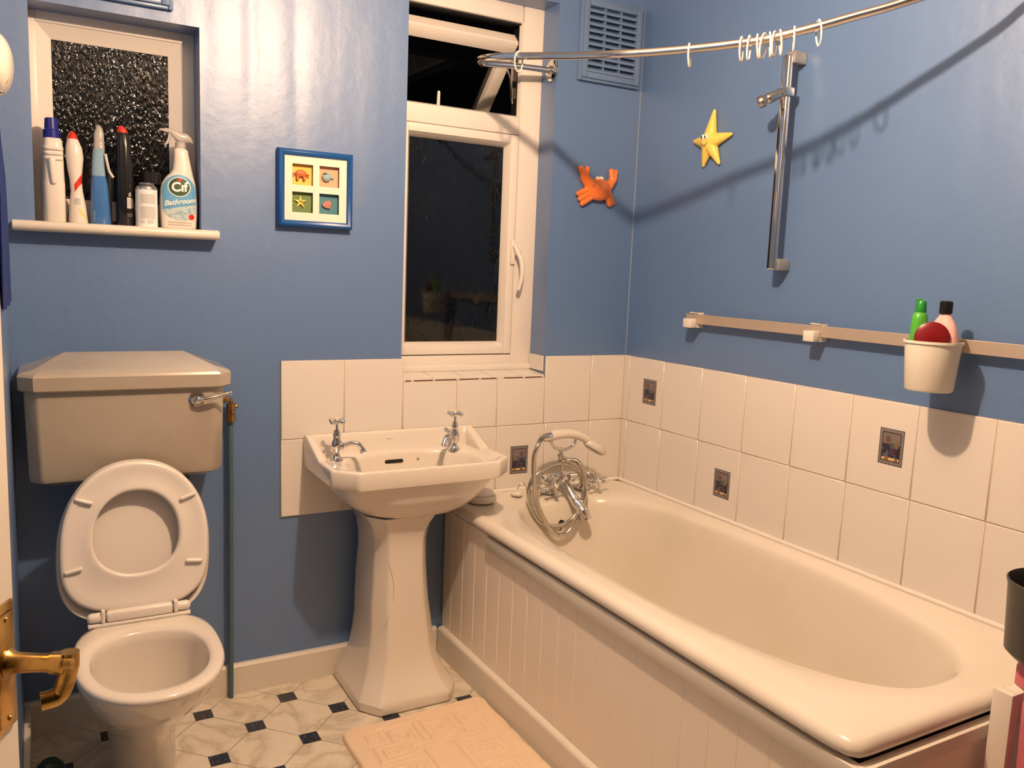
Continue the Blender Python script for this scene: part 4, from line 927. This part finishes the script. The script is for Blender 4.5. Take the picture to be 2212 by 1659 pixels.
# 4: tall black bottle with red tip
t = thing('cleaner_bottle', 'tall black bottle with red tip and barcode on window board', 'bottle', (-1.728, .046, ZS))
b4 = [(0, .021, .023), (.004, .0235, .026), (.10, .0235, .026), (.16, .0218, .025, -.0005), (.215, .0190, .022, -.001), (.240, .0165, .018, -.002), (.252, .0145, .014, -.003)]
obj('body', bottle('b', b4, (-1.728, .046, ZS)), M['black'], t)
bm = bottle('c', [(0, .0146, .0145, -.0035), (.008, .0125, .013, -.0045), (.016, .0075, .010, -.006), (.019, .002, .003, -.007)], (-1.728, .046, ZS+.2522)); obj('tip', bm, M['red'], t)
obj('barcode_label', patch(rect(-1.7255, -1.7085, ZS+.048, ZS+.077), b4, (-1.728, .046, ZS), .0006), M['labelwhite'], t)
bm = nb(); lines(bm, -1.7248, -1.7092, ZS+.050, ZS+.076, 8, b4, (-1.728, .046, ZS), .0012); obj('barcode', bm, M['labelgrey'], t)
obj('house_mark', patch([(-1.7215, ZS+.080), (-1.7135, ZS+.080), (-1.7135, ZS+.088), (-1.7175, ZS+.093), (-1.7215, ZS+.088)], b4, (-1.728, .046, ZS), .0006), M['clear'], t)
bm = nb(); lines(bm, -1.7255, -1.7090, ZS+.026, ZS+.036, 4, b4, (-1.728, .046, ZS), .0008, .25); obj('small_print', bm, M['labelgrey'], t)
# 4b: dark bottle half hidden behind
t = thing('dark_bottle', 'short dark bottle with white side label squeezed between blue and black bottles', 'bottle', (-1.762, .075, ZS))
b5 = [(0, .017, .016), (.004, .0185, .017), (.12, .0185, .017), (.14, .012, .012), (.155, .010, .010)]
obj('body', bottle('b', b5, (-1.759, .077, ZS)), mat('dark_grey_plastic', (.02, .022, .024), .25), t)
obj('side_label', patch(rect(-1.7600, -1.7500, ZS+.012, ZS+.065), b5, (-1.759, .077, ZS), .0006), M['labelgrey'], t)
# 5: short can + black lid
t = thing('aerosol_can', 'short white tin with fine print and metal neck on window board', 'can', (-1.676, .022, ZS))
b6 = [(0, .0265, .0265), (.003, .0285, .0285), (.098, .0285, .0285), (.104, .0265, .0265)]
bm = nb(); lathe(bm, [(.001, 0), (.0285, 0), (.0285, .102), (.001, .102)], (-1.676, .022, ZS), n=40); obj('tin', bm, M['labelwhite'], t)
bm = nb(); lathe(bm, [(.001, 0), (.0290, .0), (.0292, .003), (.0245, .010), (.0205, .014), (.0205, .018), (.001, .018)], (-1.676, .022, ZS+.102), n=40); obj('metal_neck', bm, M['dullchrome'], t)
b6b = [(0, .0285, .0285), (.102, .0285, .0285)]; bm = nb(); c6 = (-1.676, .022, ZS)
lines(bm, -1.694, -1.656, ZS+.064, ZS+.090, 9, b6b, c6, .0004, .35, 2); lines(bm, -1.694, -1.656, ZS+.022, ZS+.056, 12, b6b, c6, .0004, .35, 2)
lines(bm, -1.694, -1.684, ZS+.010, ZS+.018, 3, b6b, c6, .0004, .35, 2); lines(bm, -1.678, -1.660, ZS+.009, ZS+.020, 4, b6b, c6, .0004, .35, 2); obj('fine_print', bm, M['labelgrey'], t)
t = thing('black_lidded_jar', 'jar with wide black lid half hidden behind the white tin', 'jar', (-1.658, .078, ZS))
bm = nb(); lathe(bm, [(.001, 0), (.0172, 0), (.0172, .120), (.001, .120)], (-1.660, .0695, ZS), n=32); obj('jar_body', bm, mat('brown_jar', (.05, .03, .02), .2), t)
bm = nb(); lathe(bm, [(.001, 0), (.0285, 0), (.0285, .030), (.025, .034), (.001, .034)], (-1.660, .0695, ZS+.121), n=40); obj('lid', bm, M['black'], t)
# 6: trigger spray with blue label
t = thing('trigger_spray_bottle', 'white trigger spray bottle with blue label at right end of window board', 'bottle', (-1.586, .044, ZS))
b7 = [(0, .043, .024), (.003, .0475, .0265), (.04, .0505, .028), (.075, .0510, .028), (.110, .0485, .027), (.128, .0450, .026, .001), (.145, .0370, .025, .004), (.155, .0305, .024, .008), (.165, .0268, .023, .0100), (.19, .0228, .021, .0090), (.21, .0203, .019, .0075), (.220, .0195, .018, .007), (.224, .0155, .015, .006)]
c7 = (-1.589, .044, ZS); e7 = 2.6
obj('body', bottle('b', b7, c7, 48, e7), M['plastic'], t)
bm = bottle('n', [(0, .0142, .0142), (.016, .0142, .0142), (.017, .0125, .0125), (.019, .0125, .0125)], (-1.582, .044, ZS+.2242), e=2)
obj('collar', bm, M['clear'], t)
bm = nb(); zc = ZS+.2425
loft(bm, [[V(x, .044+w*math.cos(a), z+h*math.sin(a)) for a in [2*PI*k/12 for k in range(12)]] for x, z, w, h in ((-1.632, zc+.030, .003, .003), (-1.620, zc+.030, .006, .006), (-1.608, zc+.0285, .008, .0075), (-1.594, zc+.018, .011, .015), (-1.580, zc+.013, .012, .015), (-1.565, zc+.013, .011, .0135), (-1.555, zc+.009, .009, .009), (-1.549, zc+.002, .005, .004))])
capsule(bm, (-1.634, .044, zc+.030), (-1.630, .044, zc+.030), .0035, .0035)
obj('spray_head', bm, M['clear'], t)
bm = nb(); tube(bm, catmull([(-1.609, .044, zc+.024), (-1.611, .044, zc+.010), (-1.616, .044, zc-.002), (-1.624, .044, zc-.011)], 5), [.005]*6+[.0042]*6+[.003]*4, 10); obj('trigger', bm, M['clear'], t)
def lab7(poly, eps, m_, nm): return obj(nm, patch(poly, b7, c7, eps, e7), m_, t)
arch = [(-1.627, ZS+.030), (-1.624, ZS+.020)] + [(-1.589+.040*math.cos(a), ZS+.052+.058*math.sin(a)) for a in [-.70+(PI+.0)*0 for _ in range(0)]]
blue_poly = [(-1.634, ZS+.052), (-1.545, ZS+.070)] + [(-1.5895+.0445*math.cos(a), ZS+.104+.046*math.sin(a)) for a in [PI*k/20 for k in range(0, 20)]] + [(-1.6345, ZS+.100)]
lower_poly = [(-1.633, ZS+.052), (-1.628, ZS+.040), (-1.615, ZS+.030), (-1.598, ZS+.025), (-1.578, ZS+.024), (-1.560, ZS+.028), (-1.549, ZS+.042), (-1.545, ZS+.070)]
lab7(blue_poly, .0006, M['lightblue'], 'blue_label')
lab7(lower_poly, .0006, mat('label_pale_tiles', (.45, .56, .58), .4, mottle=(90, (.28, .40, .44), .5, .6)), 'tile_picture')
lab7(elli(-1.590, ZS+.1165, .0305, .0275), .0011, M['labelwhite'], 'oval_edge')
lab7(elli(-1.590, ZS+.1165, .0280, .0252), .0015, M['cifgreen'], 'oval_badge')
S7 = lambda cx, cz, sl: (lambda u, v: V(cx+u, surf(b7, c7, cx+u, cz+v+u*sl, .0024, e7), cz+v+u*sl))
bm = text_bm('C\u0131f', .036, S7(-1.590, ZS+.1045, .06), bold=.0012); obj('lettering', bm, M['labelwhite'], t, smooth=False)
lab7(elli(-1.5880, ZS+.1365, .0052, .0046, 16), .0024, M['red'], 'red_dot')
bm = text_bm('Bathroom', .0205, S7(-1.5885, ZS+.0690, .17), font_shear=.2, bold=.0006); obj('lettering', bm, M['labelwhite'], t, smooth=False)
lab7(elli(-1.5580, ZS+.0345, .0078, .0078, 18), .0014, M['red'], 'red_seal')
bm = text_bm('Removes limescale soap scum', .0050, S7(-1.589, ZS+.0165, .0)); obj('small_print', bm, M['darkprint'], t, smooth=False)
bm = text_bm('Brilliant shine bathroom cleaner', .0048, S7(-1.589, ZS+.0095, .0)); obj('small_print', bm, M['darkprint'], t, smooth=False)

# ================================================================ BATH MAT
mt = nb(); nx, ny = 150, 215; Wm, Lm = .463, .70
ang = math.radians(1.5); org = V(-1.235, -.378, 0)
def groove(u, v):
    """depth 0..1 of stitched key pattern; u across 0..Wm, v along 0..Lm"""
    def ln(d): return max(0, 1-abs(d)/.0035)
    g = 0
    du = min(u, Wm-u); dv = min(v, Lm-v); d = min(du, dv)
    g = max(g, ln(d-.045), ln(d-.165)*(1 if d == d else 0), ln(d-.185))
    if .05 < d < .16:
        # meander cells of .11
        if du < dv: s, r = v, du
        else: s, r = u, dv
        k = (s/.108) % 1; a = k*.108; b_ = r-.055
        for x0, x1, y0, y1 in ((.012, .096, .0, .098), (.032, .076, .022, .078), (.048, .062, .040, .060)):
            if x0-.004 < a < x1+.004 and y0-.004 < b_ < y1+.004:
                e = min(abs(a-x0), abs(a-x1), abs(b_-y0), abs(b_-y1))
                if not (abs(b_-y1) == e and a > (x0+x1)/2): g = max(g, ln(e))
    return g
vv = []
for i in range(nx+1):
    row = []
    for j in range(ny+1):
        u, v = Wm*i/nx, Lm*j/ny; r = .035
        # rounded corners
        uu, w = u, v
        for (cu, cv, su, sv) in ((r, r, -1, -1), (Wm-r, r, 1, -1), (r, Lm-r, -1, 1), (Wm-r, Lm-r, 1, 1)):
            if (u-cu)*su > 0 and (v-cv)*sv > 0:
                a, b_ = abs(u-cu), abs(v-cv); m_ = max(a, b_); l = math.hypot(a, b_); k = m_/l if l > 0 else 1; uu = cu+su*a*k; w = cv+sv*b_*k
        d = min(u, Wm-u, v, Lm-v); hgt = .013*min(1, (d/.006))**.5 if d > 0 else .001
        hgt -= .006*groove(u, v); hgt += .0022*noise.noise(V(u*9, v*9, 0)) + .004*max(0, 1-math.hypot(u-Wm+.02, v-.02)/.09)
        wob = .004*math.sin(v*17)+.003*math.sin(v*41+1)
        x = uu + (wob if u > Wm*.5 else wob*.3)*abs(u-Wm/2)/(Wm/2); y = w
        row.append(mt.verts.new((org.x+x*math.cos(ang)+0, org.y-y+x*math.sin(ang), max(hgt, .0012))))
    vv.append(row)
for i in range(nx):
    for j in range(ny): mt.faces.new((vv[i][j], vv[i+1][j], vv[i+1][j+1], vv[i][j+1]))
bot = [vv[i][0] for i in range(nx+1)]+[vv[nx][j] for j in range(1, ny+1)]+[vv[i][ny] for i in range(nx-1, -1, -1)]+[vv[0][j] for j in range(ny-1, 0, -1)]
low = [mt.verts.new((v.co.x, v.co.y, .0003)) for v in bot]
for k in range(len(bot)): mt.faces.new((bot[k], bot[(k+1) % len(bot)], low[(k+1) % len(bot)], low[k]))
o = obj('bath_mat', mt, M['rug'], angle=80); tag(o, 'peach towelling bath mat with raised key pattern on floor beside bath', 'bath mat')

# ================================================================ BINS AT RIGHT EDGE
t = thing('pink_bin', 'tall pink plastic bin with lid beside the near end of bath', 'bin', (-.375, -1.925, 0))
M['pinkbin'] = M['pink']
bn = nb(); cxx, cyb = -.370, -1.938
loft(bn, [superell(cxx, cyb, .140*s, .125*s, 9, z, 64) for s, z in ((.88, .001), (.9, .01), (1, .66), (.96, .662))]); obj('bin_body', bn, M['pink'], t)
bn = nb(); loft(bn, [superell(cxx, cyb, .149*s, .134*s, 9, z, 64) for s, z in ((1.0, .672), (1.02, .676), (1.02, .708), (.99, .717), (.9, .7195), (.2, .72))]); loft(bn, [superell(cxx, cyb, .138, .123, 9, z, 64) for z in (.655, .676)]); obj('bin_lid', bn, M['pink'], t)
bn = nb(); lathe(bn, [(.001, 0), (.070, 0), (.080, .010), (.085, .120), (.088, .133), (.0855, .135), (.081, .120), (.076, .014), (.001, .010)], (-.462, -1.850, .7215), n=48)
tag(obj('charcoal_pot', bn, M['charcoal']), 'dark grey open pot standing on the pink bin lid', 'pot')
t = thing('white_shelf_stand', 'white painted upright stand between the bath end and the pink bin', 'stand', (-.37, -1.745, 0))
bn = nb(); box(bn, (-.410, -1.760, 0), (-.385, -1.722, .603), .003); obj('front_post', bn, M['white_paint'], t)
bn = nb(); box(bn, (-.385, -1.757, .55), (-.03, -1.727, .600), .003); obj('rail', bn, M['white_paint'], t)
bn = nb(); box(bn, (-.385, -1.757, .1), (-.03, -1.727, .14), .003); obj('rail', bn, M['white_paint'], t)
bn = nb(); box(bn, (-.03, -1.760, 0), (-.009, -1.722, .603), .003); obj('rear_post', bn, M['white_paint'], t)

# dark green container behind the door
t = thing('toilet_brush_holder', 'dark green round holder with white cap on floor at the left wall', 'toilet brush', (-1.93, -.33, 0))
bn = nb(); lathe(bn, [(.001, 0), (.038, 0), (.041, .01), (.039, .065), (.030, .095), (.018, .108), (.001, .110)], (-1.958, -.360, .0), n=40); obj('pot', bn, M['greencont'], t)
bn = nb(); lathe(bn, [(.001, 0), (.0115, 0), (.0115, .008), (.001, .009)], (-1.972, -.394, .088), (-.3, -.85, .6), 20); cap = obj('cap', bn, M['cream_plastic'], t)
bn = nb(); lathe(bn, [(.001, 0), (.0022, 0), (.0022, .001), (.001, .001)], (-1.9745, -.4013, .0935), (-.3, -.85, .6), 10); obj('hole', bn, M['dark'], cap)

# ================================================================ DOOR
dr = sroot('door_1', (-1.975, -1.50, 0))
ua = math.radians(25); dd = V(-math.sin(ua), -math.cos(ua), 0); dn = V(math.cos(ua), -math.sin(ua), 0)     # along leaf from free edge to hinge; room-side normal
E0 = V(-1.9835, -1.500, 0)
def DP(s, w, z): return E0 + dd*s + dn*w + V(0, 0, z)
def dbox(bm, s0, s1, w0, w1, z0, z1, bev=.0015):
    t_ = nb(); box(t_, (s0, w0, z0), (s1, w1, z1), bev)
    for v in t_.verts: v.co = DP(v.co.x, v.co.y, v.co.z)
    me = bpy.data.meshes.new('t'); t_.to_mesh(me); t_.free(); bm.from_mesh(me); bpy.data.meshes.remove(me)
bm = nb(); dbox(bm, 0, .70, -.035, 0, .008, 2.03, .002)
for z0, z1 in ((.18, .72), (1.06, 1.90)):
    dbox(bm, .11, .60, 0, .006, z0, z0+.02); dbox(bm, .11, .60, 0, .006, z1-.02, z1); dbox(bm, .11, .13, 0, .006, z0, z1); dbox(bm, .58, .60, 0, .006, z0, z1)
leaf = obj('leaf', bm, M['white_paint'], dr)
bm = nb(); dbox(bm, .010, .058, .0002, .005, .812, .958, .002); dbox(bm, .016, .052, .004, .0085, .822, .948, .003)
for z in (.828, .942): 
    c_ = DP(.034, .008, z); lathe(bm, [(.001, 0), (.004, 0), (.003, .0025), (.001, .003)], c_, dn, 12)
plate = obj('handle_plate', bm, M['brass'], dr)
bm = nb(); hz = .893
lathe(bm, [(.001, 0), (.0145, 0), (.0155, .004), (.0115, .010), (.0105, .030), (.0105, .046), (.0125, .050), (.0125, .062), (.008, .064), (.007, .072), (.001, .074)], DP(.034, .006, hz), dn, 24)
k0 = V(-1.931, -1.557, .900)
tube(bm, catmull([k0+V(0, 0, .004), V(-1.932, -1.556, .882), V(-1.938, -1.555, .861), V(-1.944, -1.555, .853), V(-1.960, -1.556, .851)], 5), [.0105]*5+[.0098]*5+[.0098]*5+[.0105]*6, 14, sq=.8)
obj('lever_handle', bm, M['brass'], dr)

# ceiling lamp fitting above the light (out of frame, seen only in reflections)
lf = thing('ceiling_lamp', 'plain white ceiling lampholder above the middle of the room', 'ceiling lamp', (-1.10, -1.21, 2.34))
bm = nb(); lathe(bm, [(.001, 0), (.05, 0), (.045, -.02), (.016, -.03), (.014, -.075), (.001, -.076)], (-1.10, -1.21, H-.001), n=32); obj('lampholder', bm, M['plastic'], lf)
